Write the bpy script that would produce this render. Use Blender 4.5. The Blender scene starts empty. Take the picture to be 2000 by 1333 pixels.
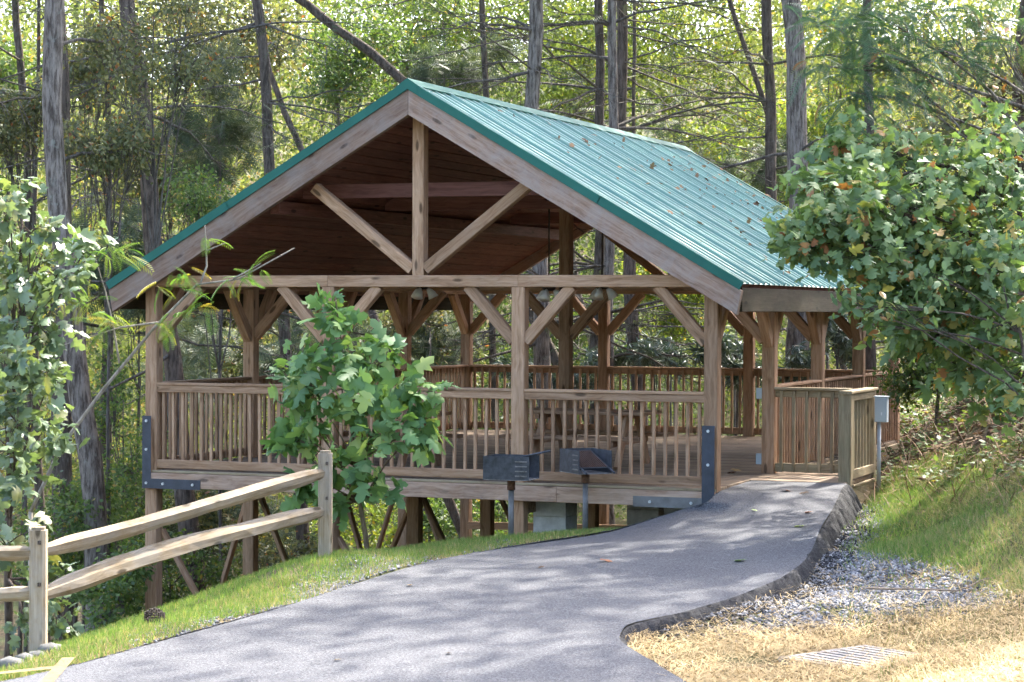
import bpy, math, random
import numpy as np
from mathutils import Vector, Matrix

random.seed(7)
rng = np.random.default_rng(7)
SC = bpy.context.scene
COL = SC.collection

# ------------------------------------------------------------------ camera
F_PX = 4338.0                       # focal length in pixels of a 2000 px wide frame
CAM = Vector((13.8985, -23.8505, 1.9738))
YAW, PITCH, ROLL = 0.3679, 0.0140, 0.0043
_f = Vector((-math.sin(YAW) * math.cos(PITCH), math.cos(YAW) * math.cos(PITCH), -math.sin(PITCH)))
_r0 = Vector((math.cos(YAW), math.sin(YAW), 0.0))
_u0 = _r0.cross(_f)
_r = _r0 * math.cos(ROLL) + _u0 * math.sin(ROLL)
_u = -_r0 * math.sin(ROLL) + _u0 * math.cos(ROLL)
cam_data = bpy.data.cameras.new('camera')
cam_data.sensor_width = 36.0
cam_data.lens = F_PX / 2000.0 * 36.0
cam_data.clip_start = 0.1
cam_data.clip_end = 600.0
cam_data.dof.use_dof = True
cam_data.dof.focus_distance = 25.5
cam_data.dof.aperture_fstop = 6.3
cam = bpy.data.objects.new('camera', cam_data)
cam.matrix_world = Matrix(((_r.x, _u.x, -_f.x, CAM.x), (_r.y, _u.y, -_f.y, CAM.y), (_r.z, _u.z, -_f.z, CAM.z), (0, 0, 0, 1)))
COL.objects.link(cam)
SC.camera = cam

# ------------------------------------------------------------------ world, sun, exposure
SUN_AZ = math.radians(14)           # from +Y towards +X
SUN_EL = math.radians(52)
sun_dir = Vector((math.sin(SUN_AZ) * math.cos(SUN_EL), math.cos(SUN_AZ) * math.cos(SUN_EL), math.sin(SUN_EL)))
world = bpy.data.worlds.new('World')
SC.world = world
world.use_nodes = True
wn = world.node_tree.nodes
wn.clear()
wo = wn.new('ShaderNodeOutputWorld')
wb = wn.new('ShaderNodeBackground')
ws = wn.new('ShaderNodeTexSky')
ws.sky_type = 'NISHITA'
ws.sun_disc = False
ws.sun_elevation = SUN_EL
ws.sun_rotation = SUN_AZ
ws.air_density = 0.8
ws.dust_density = 3.5
ws.ozone_density = 0.5
wb.inputs[1].default_value = 0.15
world.node_tree.links.new(ws.outputs[0], wb.inputs[0])
world.node_tree.links.new(wb.outputs[0], wo.inputs[0])
sd = bpy.data.lights.new('sun', 'SUN')
sd.energy = 2.6
sd.angle = math.radians(0.55)
sd.color = (1.0, 0.95, 0.86)
sun = bpy.data.objects.new('sun', sd)
sun.rotation_euler = (-sun_dir).to_track_quat('-Z', 'Y').to_euler()
COL.objects.link(sun)
SC.view_settings.view_transform = 'Standard'
SC.view_settings.look = 'None'
SC.view_settings.exposure = 2.9
SC.view_settings.gamma = 1.0
SC.view_settings.use_curve_mapping = False
SC.cycles.use_adaptive_sampling = True
SC.cycles.adaptive_threshold = 0.03
SC.cycles.max_bounces = 6
SC.cycles.diffuse_bounces = 3
SC.cycles.glossy_bounces = 2
SC.cycles.transmission_bounces = 3
SC.cycles.transparent_max_bounces = 4
SC.cycles.sample_clamp_indirect = 6.0
SC.cycles.use_denoising = True

def ray(px, py):
    return _f + _r * ((px - 1000.0) / F_PX) - _u * ((py - 666.5) / F_PX)
def at_d(px, py, d):                # point at depth d (metres along the view axis)
    return CAM + ray(px, py) * d
def at_z(px, py, z):                # point at height z
    v = ray(px, py)
    return CAM + v * ((z - CAM.z) / v.z)

# ------------------------------------------------------------------ materials
def new_mat(name):
    m = bpy.data.materials.new(name)
    m.use_nodes = True
    nt = m.node_tree
    nt.nodes.clear()
    out = nt.nodes.new('ShaderNodeOutputMaterial')
    b = nt.nodes.new('ShaderNodeBsdfPrincipled')
    nt.links.new(b.outputs[0], out.inputs[0])
    return m, nt, b, out
def nd(nt, t, **kw):
    n = nt.nodes.new(t)
    for k, v in kw.items():
        setattr(n, k, v)
    return n
def ramp(nt, src, stops):
    r = nd(nt, 'ShaderNodeValToRGB')
    el = r.color_ramp.elements
    while len(el) < len(stops):
        el.new(0.5)
    for e, (p, c) in zip(el, stops):
        e.position = p
        e.color = (c[0], c[1], c[2], 1) if len(c) == 3 else c
    nt.links.new(src, r.inputs[0])
    return r
def noise(nt, vec, scale, detail=4, rough=0.6):
    n = nd(nt, 'ShaderNodeTexNoise')
    n.inputs['Scale'].default_value = scale
    n.inputs['Detail'].default_value = detail
    n.inputs['Roughness'].default_value = rough
    if vec is not None:
        nt.links.new(vec, n.inputs['Vector'])
    return n
def mix(nt, a, b, fac, mode='MIX'):
    m = nd(nt, 'ShaderNodeMix', data_type='RGBA', blend_type=mode)
    for i, v in ((6, a), (7, b), (0, fac)):
        if hasattr(v, 'is_linked') or isinstance(v, bpy.types.NodeSocket):
            nt.links.new(v, m.inputs[i])
        else:
            m.inputs[i].default_value = v if i == 0 else (*v, 1)
    return m.outputs[2]
def bump(nt, b, h, strength, dist):
    n = nd(nt, 'ShaderNodeBump')
    n.inputs['Strength'].default_value = strength
    n.inputs['Distance'].default_value = dist
    nt.links.new(h, n.inputs['Height'])
    nt.links.new(n.outputs[0], b.inputs['Normal'])

def wood(name, dark, mid, light, grey=0.0, greycol=(0.26, 0.24, 0.22), rough=0.78, knots=True):
    m, nt, b, _ = new_mat(name)
    tc = nd(nt, 'ShaderNodeTexCoord')
    oi = nd(nt, 'ShaderNodeObjectInfo')
    off = nd(nt, 'ShaderNodeVectorMath', operation='MULTIPLY_ADD')
    comb = nd(nt, 'ShaderNodeCombineXYZ')
    nt.links.new(oi.outputs['Random'], comb.inputs[0]); nt.links.new(oi.outputs['Random'], comb.inputs[1]); nt.links.new(oi.outputs['Random'], comb.inputs[2])
    off.inputs[1].default_value = (37, 11, 23)
    nt.links.new(comb.outputs[0], off.inputs[0]); nt.links.new(tc.outputs['Object'], off.inputs[2])
    mp = nd(nt, 'ShaderNodeMapping')
    mp.inputs['Scale'].default_value = (0.55, 9, 9)
    nt.links.new(off.outputs[0], mp.inputs[0])
    warp = noise(nt, off.outputs[0], 1.8, 2)
    wv = nd(nt, 'ShaderNodeVectorMath', operation='MULTIPLY_ADD')
    wv.inputs[1].default_value = (0, 1.6, 1.6)
    nt.links.new(warp.outputs['Color'], wv.inputs[0]); nt.links.new(mp.outputs[0], wv.inputs[2])
    g1 = noise(nt, wv.outputs[0], 2.2, 5, 0.65)
    mp2 = nd(nt, 'ShaderNodeMapping'); mp2.inputs['Scale'].default_value = (2.0, 70, 70)
    nt.links.new(off.outputs[0], mp2.inputs[0])
    g2 = noise(nt, mp2.outputs[0], 1.0, 3)
    c = ramp(nt, g1.outputs['Fac'], [(0.30, dark), (0.48, mid), (0.68, light)]).outputs[0]
    c2 = ramp(nt, g2.outputs['Fac'], [(0.3, (0.72, 0.7, 0.68)), (0.6, (1.05, 1.05, 1.05))]).outputs[0]
    c = mix(nt, c, c2, 0.8, 'MULTIPLY')
    if knots:
        mp3 = nd(nt, 'ShaderNodeMapping'); mp3.inputs['Scale'].default_value = (1.7, 5.5, 5.5)
        nt.links.new(off.outputs[0], mp3.inputs[0])
        vo = nd(nt, 'ShaderNodeTexVoronoi'); vo.inputs['Scale'].default_value = 1.0
        nt.links.new(mp3.outputs[0], vo.inputs['Vector'])
        kf = ramp(nt, vo.outputs['Distance'], [(0.09, (1, 1, 1)), (0.15, (0, 0, 0))]).outputs[0]
        c = mix(nt, c, tuple(x * 0.45 for x in dark), kf)
    if grey > 0:
        gn = noise(nt, off.outputs[0], 3.0, 6, 0.7)
        gf = ramp(nt, gn.outputs['Fac'], [(0.42, (0, 0, 0)), (0.62, (grey, grey, grey))]).outputs[0]
        c = mix(nt, c, greycol, gf)
    hv = nd(nt, 'ShaderNodeHueSaturation')
    mr = nd(nt, 'ShaderNodeMapRange'); mr.inputs[3].default_value = 0.80; mr.inputs[4].default_value = 1.2
    nt.links.new(oi.outputs['Random'], mr.inputs[0]); nt.links.new(mr.outputs[0], hv.inputs['Value'])
    nt.links.new(c, hv.inputs['Color'])
    nt.links.new(hv.outputs[0], b.inputs['Base Color'])
    b.inputs['Roughness'].default_value = rough
    b.inputs['Specular IOR Level'].default_value = 0.18
    bump(nt, b, g2.outputs['Fac'], 0.35, 0.004)
    return m

M = {}
M['wood'] = wood('treated_timber', (0.220, 0.122, 0.064), (0.365, 0.219, 0.127), (0.480, 0.310, 0.195), 0.15, (0.34, 0.265, 0.195))
M['barge'] = wood('weathered_barge_timber', (0.18, 0.110, 0.075), (0.27, 0.178, 0.128), (0.34, 0.245, 0.185), 0.55, (0.30, 0.255, 0.225))
M['beam'] = wood('deck_rim_timber', (0.17, 0.100, 0.062), (0.35, 0.228, 0.155), (0.46, 0.325, 0.235), 0.3, (0.38, 0.30, 0.245))
M['ceiling'] = wood('stained_ceiling_board', (0.120, 0.045, 0.033), (0.175, 0.072, 0.053), (0.23, 0.102, 0.077), 0.0, rough=0.6)
M['deck'] = wood('deck_board_timber', (0.15, 0.102, 0.066), (0.23, 0.165, 0.112), (0.31, 0.235, 0.165), 0.3, (0.23, 0.195, 0.16))
M['landing'] = wood('greenish_treated_timber', (0.165, 0.118, 0.068), (0.26, 0.200, 0.125), (0.36, 0.285, 0.185), 0.4, (0.22, 0.205, 0.125))
M['fence'] = wood('split_rail_wood', (0.20, 0.145, 0.085), (0.31, 0.24, 0.155), (0.41, 0.335, 0.235), 0.5, (0.33, 0.305, 0.265), 0.85)
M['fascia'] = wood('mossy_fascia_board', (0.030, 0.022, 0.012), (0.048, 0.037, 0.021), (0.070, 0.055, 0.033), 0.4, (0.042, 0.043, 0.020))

def simple(name, col, rough=0.6, metal=0.0, var=0.25, scale=6.0, bumps=0.0, spec=None):
    m, nt, b, _ = new_mat(name)
    tc = nd(nt, 'ShaderNodeTexCoord')
    n = noise(nt, tc.outputs['Object'], scale, 5, 0.65)
    lo = tuple(c * (1 - var) for c in col); hi = tuple(min(1, c * (1 + var)) for c in col)
    nt.links.new(ramp(nt, n.outputs['Fac'], [(0.3, lo), (0.7, hi)]).outputs[0], b.inputs['Base Color'])
    b.inputs['Roughness'].default_value = rough
    b.inputs['Metallic'].default_value = metal
    if spec is not None:
        b.inputs['Specular IOR Level'].default_value = spec
    if bumps:
        n2 = noise(nt, tc.outputs['Object'], scale * 6, 4)
        bump(nt, b, n2.outputs['Fac'], bumps, 0.01)
    return m
M['roof'] = simple('green_roof_metal', (0.145, 0.290, 0.245), 0.38, 0.0, 0.10, 1.6, 0.0, 0.6)
def roof_mat():
    m, nt, b, _ = new_mat('green_roof_metal')
    tc = nd(nt, 'ShaderNodeTexCoord'); mp = nd(nt, 'ShaderNodeMapping'); mp.inputs['Scale'].default_value = (0.35, 7.0, 0.35)
    nt.links.new(tc.outputs['Object'], mp.inputs[0])
    oi = nd(nt, 'ShaderNodeObjectInfo')
    n1 = noise(nt, mp.outputs[0], 3.0, 5, 0.7); n2 = noise(nt, tc.outputs['Object'], 1.3, 6, 0.7)
    c = ramp(nt, n1.outputs['Fac'], [(0.3, (0.120, 0.245, 0.188)), (0.7, (0.175, 0.315, 0.245))]).outputs[0]
    c = mix(nt, c, (0.20, 0.26, 0.22), ramp(nt, n2.outputs['Fac'], [(0.5, (0, 0, 0)), (0.75, (0.5, 0.5, 0.5))]).outputs[0])
    hv = nd(nt, 'ShaderNodeHueSaturation'); mr = nd(nt, 'ShaderNodeMapRange'); mr.inputs[3].default_value = 0.92; mr.inputs[4].default_value = 1.08
    nt.links.new(oi.outputs['Random'], mr.inputs[0]); nt.links.new(mr.outputs[0], hv.inputs['Value']); nt.links.new(c, hv.inputs['Color'])
    nt.links.new(hv.outputs[0], b.inputs['Base Color'])
    rr = nd(nt, 'ShaderNodeMapRange'); rr.inputs[3].default_value = 0.30; rr.inputs[4].default_value = 0.5
    nt.links.new(n2.outputs['Fac'], rr.inputs[0]); nt.links.new(rr.outputs[0], b.inputs['Roughness'])
    b.inputs['Specular IOR Level'].default_value = 0.6
    return m
M['roof'] = roof_mat()
M['trim'] = simple('green_trim_metal', (0.020, 0.115, 0.085), 0.6, 0.0, 0.12, 2.0, 0.0, 0.25)
M['plate'] = simple('black_steel_plate', (0.045, 0.052, 0.070), 0.45, 0.25, 0.3, 9.0, 0.1)
M['bolt'] = simple('galvanised_bolt', (0.55, 0.57, 0.60), 0.4, 0.6, 0.1)
M['grill'] = simple('blackened_grill_steel', (0.060, 0.064, 0.074), 0.5, 0.2, 0.5, 14.0, 0.2)
M['ash'] = simple('rusty_ash_steel', (0.20, 0.185, 0.17), 0.75, 0.1, 0.6, 22.0, 0.3)
M['rust'] = simple('rusty_grate_bar', (0.16, 0.085, 0.055), 0.7, 0.3, 0.5, 30.0, 0.2)
M['pipe'] = simple('weathered_steel_pipe', (0.16, 0.155, 0.15), 0.55, 0.3, 0.35, 5.0, 0.1)
M['box'] = simple('grey_electrical_box', (0.38, 0.43, 0.46), 0.45, 0.1, 0.08, 4.0)
M['conduit'] = simple('grey_conduit', (0.34, 0.36, 0.38), 0.5, 0.1, 0.12, 4.0)
M['block'] = simple('grey_concrete_block', (0.60, 0.59, 0.565), 0.9, 0, 0.22, 9.0, 0.5)
M['glass'] = simple('frosted_lamp_shade', (0.72, 0.70, 0.64), 0.35, 0, 0.06)
M['fan'] = simple('dark_bronze_fan', (0.035, 0.024, 0.018), 0.5, 0.3, 0.2)
M['grate'] = simple('galvanised_grate', (0.33, 0.30, 0.275), 0.55, 0.2, 0.2, 14.0)
M['stone'] = simple('pale_stone', (0.13, 0.125, 0.11), 0.9, 0, 0.35, 7.0, 0.6)
M['pinecone'] = simple('dark_pine_cone', (0.06, 0.045, 0.035), 0.9, 0, 0.5, 30.0, 0.6)
M['paint'] = simple('worn_yellow_paint', (0.19, 0.125, 0.055), 0.9, 0, 0.45, 14.0, 0.2)
M['stick'] = simple('dry_twig_wood', (0.22, 0.165, 0.12), 0.9, 0, 0.35, 14.0, 0.3)

def bark(name, dark, light, lichen=0.3, vscale=1.0):
    m, nt, b, _ = new_mat(name)
    tc = nd(nt, 'ShaderNodeTexCoord')
    mp = nd(nt, 'ShaderNodeMapping'); mp.inputs['Scale'].default_value = (9 * vscale, 9 * vscale, 1.6)
    nt.links.new(tc.outputs['Object'], mp.inputs[0])
    n = noise(nt, mp.outputs[0], 2.4, 6, 0.7)
    c = ramp(nt, n.outputs['Fac'], [(0.40, dark), (0.60, light)]).outputs[0]
    n2 = noise(nt, tc.outputs['Object'], 4.0, 6, 0.75)
    lf = ramp(nt, n2.outputs['Fac'], [(0.58, (0, 0, 0)), (0.68, (lichen, lichen, lichen))]).outputs[0]
    c = mix(nt, c, (0.27, 0.29, 0.25), lf)
    nt.links.new(c, b.inputs['Base Color'])
    b.inputs['Roughness'].default_value = 0.95
    b.inputs['Specular IOR Level'].default_value = 0.15
    bump(nt, b, n.outputs['Fac'], 0.9, 0.03)
    return m
M['bark_grey'] = bark('grey_bark', (0.070, 0.056, 0.047), (0.25, 0.215, 0.185), 0.5)
M['bark_brown'] = bark('brown_bark', (0.055, 0.042, 0.034), (0.155, 0.120, 0.098), 0.3)
M['bark_dark'] = bark('dark_bark', (0.050, 0.040, 0.033), (0.135, 0.110, 0.090), 0.25)
M['twig'] = bark('dead_twig_bark', (0.060, 0.052, 0.045), (0.150, 0.132, 0.115), 0.2)
M['twig_pale'] = bark('pale_branch_bark', (0.20, 0.175, 0.14), (0.36, 0.32, 0.26), 0.0)
M['stem'] = bark('young_stem_bark', (0.10, 0.075, 0.045), (0.22, 0.17, 0.11), 0.0)

def leaf_mat(name, stops, transl=0.35, rough=0.5, tr_tint=(1.25, 1.3, 0.55), spec=0.4, objrand=False):
    """leaf colour picked per leaf; thin leaf that lets light through"""
    m, nt, b, out = new_mat(name)
    if objrand:
        a = nd(nt, 'ShaderNodeObjectInfo').outputs['Random']
    else:
        a = nd(nt, 'ShaderNodeAttribute', attribute_name='rnd').outputs['Fac']
    c = ramp(nt, a, stops).outputs[0]
    nt.links.new(c, b.inputs['Base Color'])
    b.inputs['Roughness'].default_value = rough
    b.inputs['Specular IOR Level'].default_value = spec
    t = nd(nt, 'ShaderNodeBsdfTranslucent')
    nt.links.new(mix(nt, c, tr_tint, 1.0, 'MULTIPLY'), t.inputs[0])
    ms = nd(nt, 'ShaderNodeMixShader')
    ms.inputs[0].default_value = transl
    nt.links.new(b.outputs[0], ms.inputs[1]); nt.links.new(t.outputs[0], ms.inputs[2])
    nt.links.new(ms.outputs[0], out.inputs[0])
    return m
g = lambda *a: a
M['leaf_sapling'] = leaf_mat('sapling_leaf', [(0, (0.085, 0.165, 0.065)), (0.5, (0.150, 0.270, 0.100)), (0.8, (0.22, 0.35, 0.125)), (1, (0.36, 0.42, 0.13))], 0.34, 0.5, spec=0.35)
M['leaf_sapling_o'] = leaf_mat('sapling_leaf_single', [(0, (0.085, 0.165, 0.065)), (0.5, (0.150, 0.270, 0.100)), (0.8, (0.22, 0.35, 0.125)), (1, (0.36, 0.42, 0.13))], 0.34, 0.5, spec=0.35, objrand=True)
_rt = [(0, (0.070, 0.120, 0.050)), (0.5, (0.135, 0.205, 0.085)), (0.80, (0.20, 0.27, 0.105)), (0.92, (0.32, 0.27, 0.07)), (1, (0.30, 0.13, 0.055))]
_rt = [(p_, tuple(v * 1.18 for v in c_)) for p_, c_ in _rt]
M['leaf_right'] = leaf_mat('hillside_leaf', _rt, 0.36, 0.48, spec=0.4)
M['leaf_right_o'] = leaf_mat('hillside_leaf_single', _rt, 0.36, 0.48, spec=0.4, objrand=True)
_lb = [(0, (0.070, 0.110, 0.060)), (0.55, (0.135, 0.190, 0.100)), (0.86, (0.20, 0.255, 0.12)), (1, (0.20, 0.19, 0.07))]
_lb = [(p_, tuple(v * 1.12 for v in c_)) for p_, c_ in _lb]
M['leaf_left'] = leaf_mat('bank_bush_leaf', _lb, 0.28, 0.4, spec=0.45)
M['leaf_left_o'] = leaf_mat('bank_bush_leaf_single', _lb, 0.28, 0.4, spec=0.7, objrand=True)
M['leaf_yellowgreen'] = leaf_mat('yellow_green_leaf', [(0, (0.085, 0.14, 0.035)), (0.5, (0.17, 0.235, 0.05)), (0.88, (0.27, 0.30, 0.06)), (1, (0.36, 0.24, 0.06))], 0.48, 0.5, (1.35, 1.3, 0.5), 0.3)
M['leaf_green'] = leaf_mat('woodland_leaf', [(0, (0.045, 0.085, 0.035)), (0.5, (0.095, 0.155, 0.050)), (0.9, (0.17, 0.225, 0.065)), (1, (0.29, 0.22, 0.07))], 0.45, 0.5, (1.3, 1.3, 0.55), 0.3)
M['leaf_olive'] = leaf_mat('olive_autumn_leaf', [(0, (0.065, 0.080, 0.040)), (0.55, (0.125, 0.140, 0.070)), (0.85, (0.20, 0.19, 0.08)), (0.94, (0.28, 0.22, 0.06)), (1, (0.28, 0.12, 0.055))], 0.4, 0.55, (1.2, 1.15, 0.6), 0.3)
M['needle'] = leaf_mat('hemlock_needle', [(0, (0.038, 0.062, 0.040)), (0.6, (0.080, 0.105, 0.062)), (1, (0.140, 0.150, 0.085))], 0.22, 0.6, (1.2, 1.25, 0.7), 0.25)
M['rhodo'] = leaf_mat('rhododendron_leaf', [(0, (0.035, 0.060, 0.038)), (0.6, (0.080, 0.115, 0.080)), (1, (0.14, 0.17, 0.115))], 0.12, 0.33, (1.2, 1.3, 0.6), 0.8)
M['mimosa'] = leaf_mat('feathery_leaf', [(0, (0.10, 0.20, 0.05)), (0.7, (0.22, 0.32, 0.07)), (1, (0.38, 0.33, 0.07))], 0.4, 0.5)
M['mimosa_blue'] = leaf_mat('bluish_feathery_leaf', [(0, (0.045, 0.10, 0.06)), (0.8, (0.10, 0.17, 0.10)), (0.94, (0.14, 0.20, 0.10)), (1, (0.28, 0.13, 0.07))], 0.3, 0.45, spec=0.6)
M['grass'] = leaf_mat('grass_blade', [(0, (0.085, 0.160, 0.038)), (0.6, (0.160, 0.260, 0.065)), (0.88, (0.26, 0.32, 0.10)), (1, (0.40, 0.34, 0.16))], 0.35, 0.55, (1.2, 1.2, 0.6), 0.25)
M['drygrass'] = leaf_mat('dry_grass_blade', [(0, (0.13, 0.19, 0.05)), (0.4, (0.27, 0.26, 0.10)), (1, (0.50, 0.40, 0.20))], 0.3, 0.6, (1.1, 1.05, 0.8), 0.25)
M['straw'] = leaf_mat('straw_stalk', [(0, (0.26, 0.18, 0.075)), (0.5, (0.42, 0.30, 0.135)), (1, (0.56, 0.44, 0.23))], 0.15, 0.6, (1, 1, 1), 0.3)
M['litter'] = leaf_mat('dry_leaf_litter', [(0, (0.075, 0.048, 0.030)), (0.6, (0.16, 0.10, 0.06)), (1, (0.28, 0.17, 0.09))], 0.1, 0.8, (1, 1, 1), 0.2)
M['gravel'] = leaf_mat('gravel_chip', [(0, (0.060, 0.062, 0.070)), (0.55, (0.16, 0.162, 0.172)), (1, (0.38, 0.37, 0.36))], 0.0, 0.9, (1, 1, 1), 0.2)
M['fallen'] = leaf_mat('fallen_leaf_single', [(0, (0.20, 0.085, 0.045)), (0.5, (0.36, 0.16, 0.08)), (1, (0.42, 0.30, 0.13))], 0.15, 0.7, (1, 1, 1), 0.2, objrand=True)
M['fallen_green'] = leaf_mat('fallen_green_leaf', [(0, (0.12, 0.22, 0.06)), (1, (0.25, 0.33, 0.12))], 0.2, 0.5, objrand=True)

def ground_mat():
    m, nt, b, _ = new_mat('soil_and_leaf_litter')
    tc = nd(nt, 'ShaderNodeTexCoord')
    n = noise(nt, tc.outputs['Object'], 5.0, 8, 0.75)
    n2 = noise(nt, tc.outputs['Object'], 0.6, 4)
    c = ramp(nt, n.outputs['Fac'], [(0.3, (0.055, 0.040, 0.026)), (0.5, (0.120, 0.090, 0.055)), (0.7, (0.20, 0.15, 0.095))]).outputs[0]
    c = mix(nt, c, (0.075, 0.105, 0.040), ramp(nt, n2.outputs['Fac'], [(0.42, (0, 0, 0)), (0.6, (0.7, 0.7, 0.7))]).outputs[0])
    nt.links.new(c, b.inputs['Base Color'])
    b.inputs['Roughness'].default_value = 1.0
    b.inputs['Specular IOR Level'].default_value = 0.1
    bump(nt, b, n.outputs['Fac'], 0.8, 0.05)
    return m
M['ground'] = ground_mat()
def asphalt_mat(name, base, hi):
    m, nt, b, _ = new_mat(name)
    tc = nd(nt, 'ShaderNodeTexCoord')
    vo = nd(nt, 'ShaderNodeTexVoronoi'); vo.inputs['Scale'].default_value = 85.0
    nt.links.new(tc.outputs['Object'], vo.inputs['Vector'])
    n1 = noise(nt, tc.outputs['Object'], 55.0, 4, 0.8)
    n2 = noise(nt, tc.outputs['Object'], 0.9, 6, 0.65)
    n3 = noise(nt, tc.outputs['Object'], 14.0, 5, 0.7)
    c = ramp(nt, n1.outputs['Fac'], [(0.38, base), (0.62, hi)]).outputs[0]
    c = mix(nt, c, ramp(nt, vo.outputs['Color'], [(0.0, (0.7, 0.7, 0.7)), (1, (1.25, 1.25, 1.25))]).outputs[0], 0.7, 'MULTIPLY')
    c = mix(nt, c, ramp(nt, n2.outputs['Fac'], [(0.3, (0.84, 0.84, 0.86)), (0.7, (1.14, 1.13, 1.10))]).outputs[0], 1.0, 'MULTIPLY')
    c = mix(nt, c, ramp(nt, n3.outputs['Fac'], [(0.25, (0.85, 0.85, 0.85)), (0.75, (1.12, 1.12, 1.12))]).outputs[0], 1.0, 'MULTIPLY')
    nt.links.new(c, b.inputs['Base Color'])
    b.inputs['Roughness'].default_value = 0.85
    b.inputs['Specular IOR Level'].default_value = 0.3
    bump(nt, b, vo.outputs['Distance'], 0.5, 0.008)
    return m
M['asphalt'] = asphalt_mat('worn_asphalt', (0.030, 0.031, 0.036), (0.128, 0.130, 0.140))
M['asphalt_edge'] = asphalt_mat('dark_asphalt_edge', (0.009, 0.009, 0.010), (0.042, 0.042, 0.045))

# ------------------------------------------------------------------ mesh helpers
def mesh_from(name, V, Fc, mat=None, smooth=False):
    me = bpy.data.meshes.new(name)
    me.from_pydata([tuple(v) for v in V], [], [tuple(f) for f in Fc])
    if mat: me.materials.append(mat)
    if smooth:
        me.polygons.foreach_set('use_smooth', [True] * len(me.polygons))
    me.update()
    return me
def mesh_tris(name, V, T, mat, rnd=None, smooth=False):
    """big triangle meshes from numpy arrays; rnd = one value per vertex"""
    me = bpy.data.meshes.new(name)
    V = np.ascontiguousarray(V, dtype=np.float32); T = np.ascontiguousarray(T, dtype=np.int32)
    me.vertices.add(len(V)); me.vertices.foreach_set('co', V.ravel())
    me.loops.add(len(T) * 3); me.loops.foreach_set('vertex_index', T.ravel())
    me.polygons.add(len(T))
    me.polygons.foreach_set('loop_start', np.arange(0, len(T) * 3, 3, dtype=np.int32))
    me.polygons.foreach_set('loop_total', np.full(len(T), 3, dtype=np.int32))
    if smooth: me.polygons.foreach_set('use_smooth', np.ones(len(T), dtype=bool))
    me.materials.append(mat)
    if rnd is not None:
        at = me.attributes.new('rnd', 'FLOAT', 'POINT')
        at.data.foreach_set('value', np.ascontiguousarray(rnd, dtype=np.float32))
    me.update(calc_edges=True)
    me.validate()
    return me
def link(name, me, parent=None, mw=None):
    o = bpy.data.objects.new(name, me)
    COL.objects.link(o)
    if mw is not None: o.matrix_basis = mw
    if parent is not None: adopt(o, parent)
    return o
def root_of(o):
    while o.parent: o = o.parent
    return o
def world_of(o):
    m = o.matrix_basis.copy()
    p = o
    while p.parent:
        m = p.parent.matrix_basis @ p.matrix_parent_inverse @ m if p.parent else m
        p = p.parent
    return m
def adopt(o, parent):               # keep o's world placement under parent
    o.parent = parent
    w = parent.matrix_basis.copy()
    if parent.parent: w = parent.parent.matrix_basis @ parent.matrix_parent_inverse @ w
    o.matrix_parent_inverse = w.inverted()
def thing(name, label, cat, loc=(0, 0, 0), group=None):
    o = bpy.data.objects.new(name, None)
    COL.objects.link(o)
    o.location = loc
    o.empty_display_size = 0.2
    return tag(o, label, cat, group)
def tag(o, label=None, cat=None, group=None, kind=None):
    if label: o['label'] = label
    if cat: o['category'] = cat
    if group: o['group'] = group
    if kind: o['kind'] = kind
    return o

class MB:                           # collects shapes into one mesh
    def __init__(s): s.v = []; s.f = []
    def add(s, V, Fc):
        k = len(s.v); s.v += [tuple(x) for x in V]; s.f += [tuple(i + k for i in f) for f in Fc]
    def box(s, c, d, M3=None, ch=0.0):
        V, Fc = cbox(d[0], d[1], d[2], ch)
        c = Vector(c)
        s.add([c + (M3 @ Vector(v) if M3 else Vector(v)) for v in V], Fc)
    def tube(s, pts, rad, n=8, cap=True):
        pts = [Vector(p) for p in pts]
        rings = []
        ref = Vector((0.31, 0.77, 0.55))
        for i, p in enumerate(pts):
            d = (pts[min(i + 1, len(pts) - 1)] - pts[max(i - 1, 0)]).normalized()
            a = d.cross(ref)
            if a.length < 1e-3: a = d.cross(Vector((1, 0, 0)))
            a.normalize(); b = d.cross(a)
            rr = rad[i] if hasattr(rad, '__len__') else rad
            rings.append([p + (a * math.cos(t) + b * math.sin(t)) * rr for t in [2 * math.pi * j / n for j in range(n)]])
        V = [v for r in rings for v in r]; Fc = []
        for i in range(len(rings) - 1):
            for j in range(n):
                Fc.append((i * n + j, i * n + (j + 1) % n, (i + 1) * n + (j + 1) % n, (i + 1) * n + j))
        if cap:
            Fc.append(tuple(range(n - 1, -1, -1))); Fc.append(tuple((len(rings) - 1) * n + j for j in range(n)))
        s.add(V, Fc)
    def build(s, name, mat, parent=None, smooth=False):
        return link(name, mesh_from(name, s.v, s.f, mat, smooth), parent)

def cbox(lx, ly, lz, ch=0.0):
    hx, hy, hz = lx / 2, ly / 2, lz / 2
    if ch <= 0:
        V = [(sx * hx, sy * hy, sz * hz) for sx in (-1, 1) for sy in (-1, 1) for sz in (-1, 1)]
        Fc = [(0, 1, 3, 2), (4, 6, 7, 5), (0, 4, 5, 1), (2, 3, 7, 6), (0, 2, 6, 4), (1, 5, 7, 3)]
        return V, Fc
    # chamfer along the length (x) only: octagonal section
    prof = [(-hy + ch, -hz), (hy - ch, -hz), (hy, -hz + ch), (hy, hz - ch), (hy - ch, hz), (-hy + ch, hz), (-hy, hz - ch), (-hy, -hz + ch)]
    V = [(-hx, y, z) for y, z in prof] + [(hx, y, z) for y, z in prof]
    Fc = [(i, (i + 1) % 8, 8 + (i + 1) % 8, 8 + i) for i in range(8)] + [tuple(range(7, -1, -1)), tuple(range(8, 16))]
    return V, Fc
_cache = {}
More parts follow.
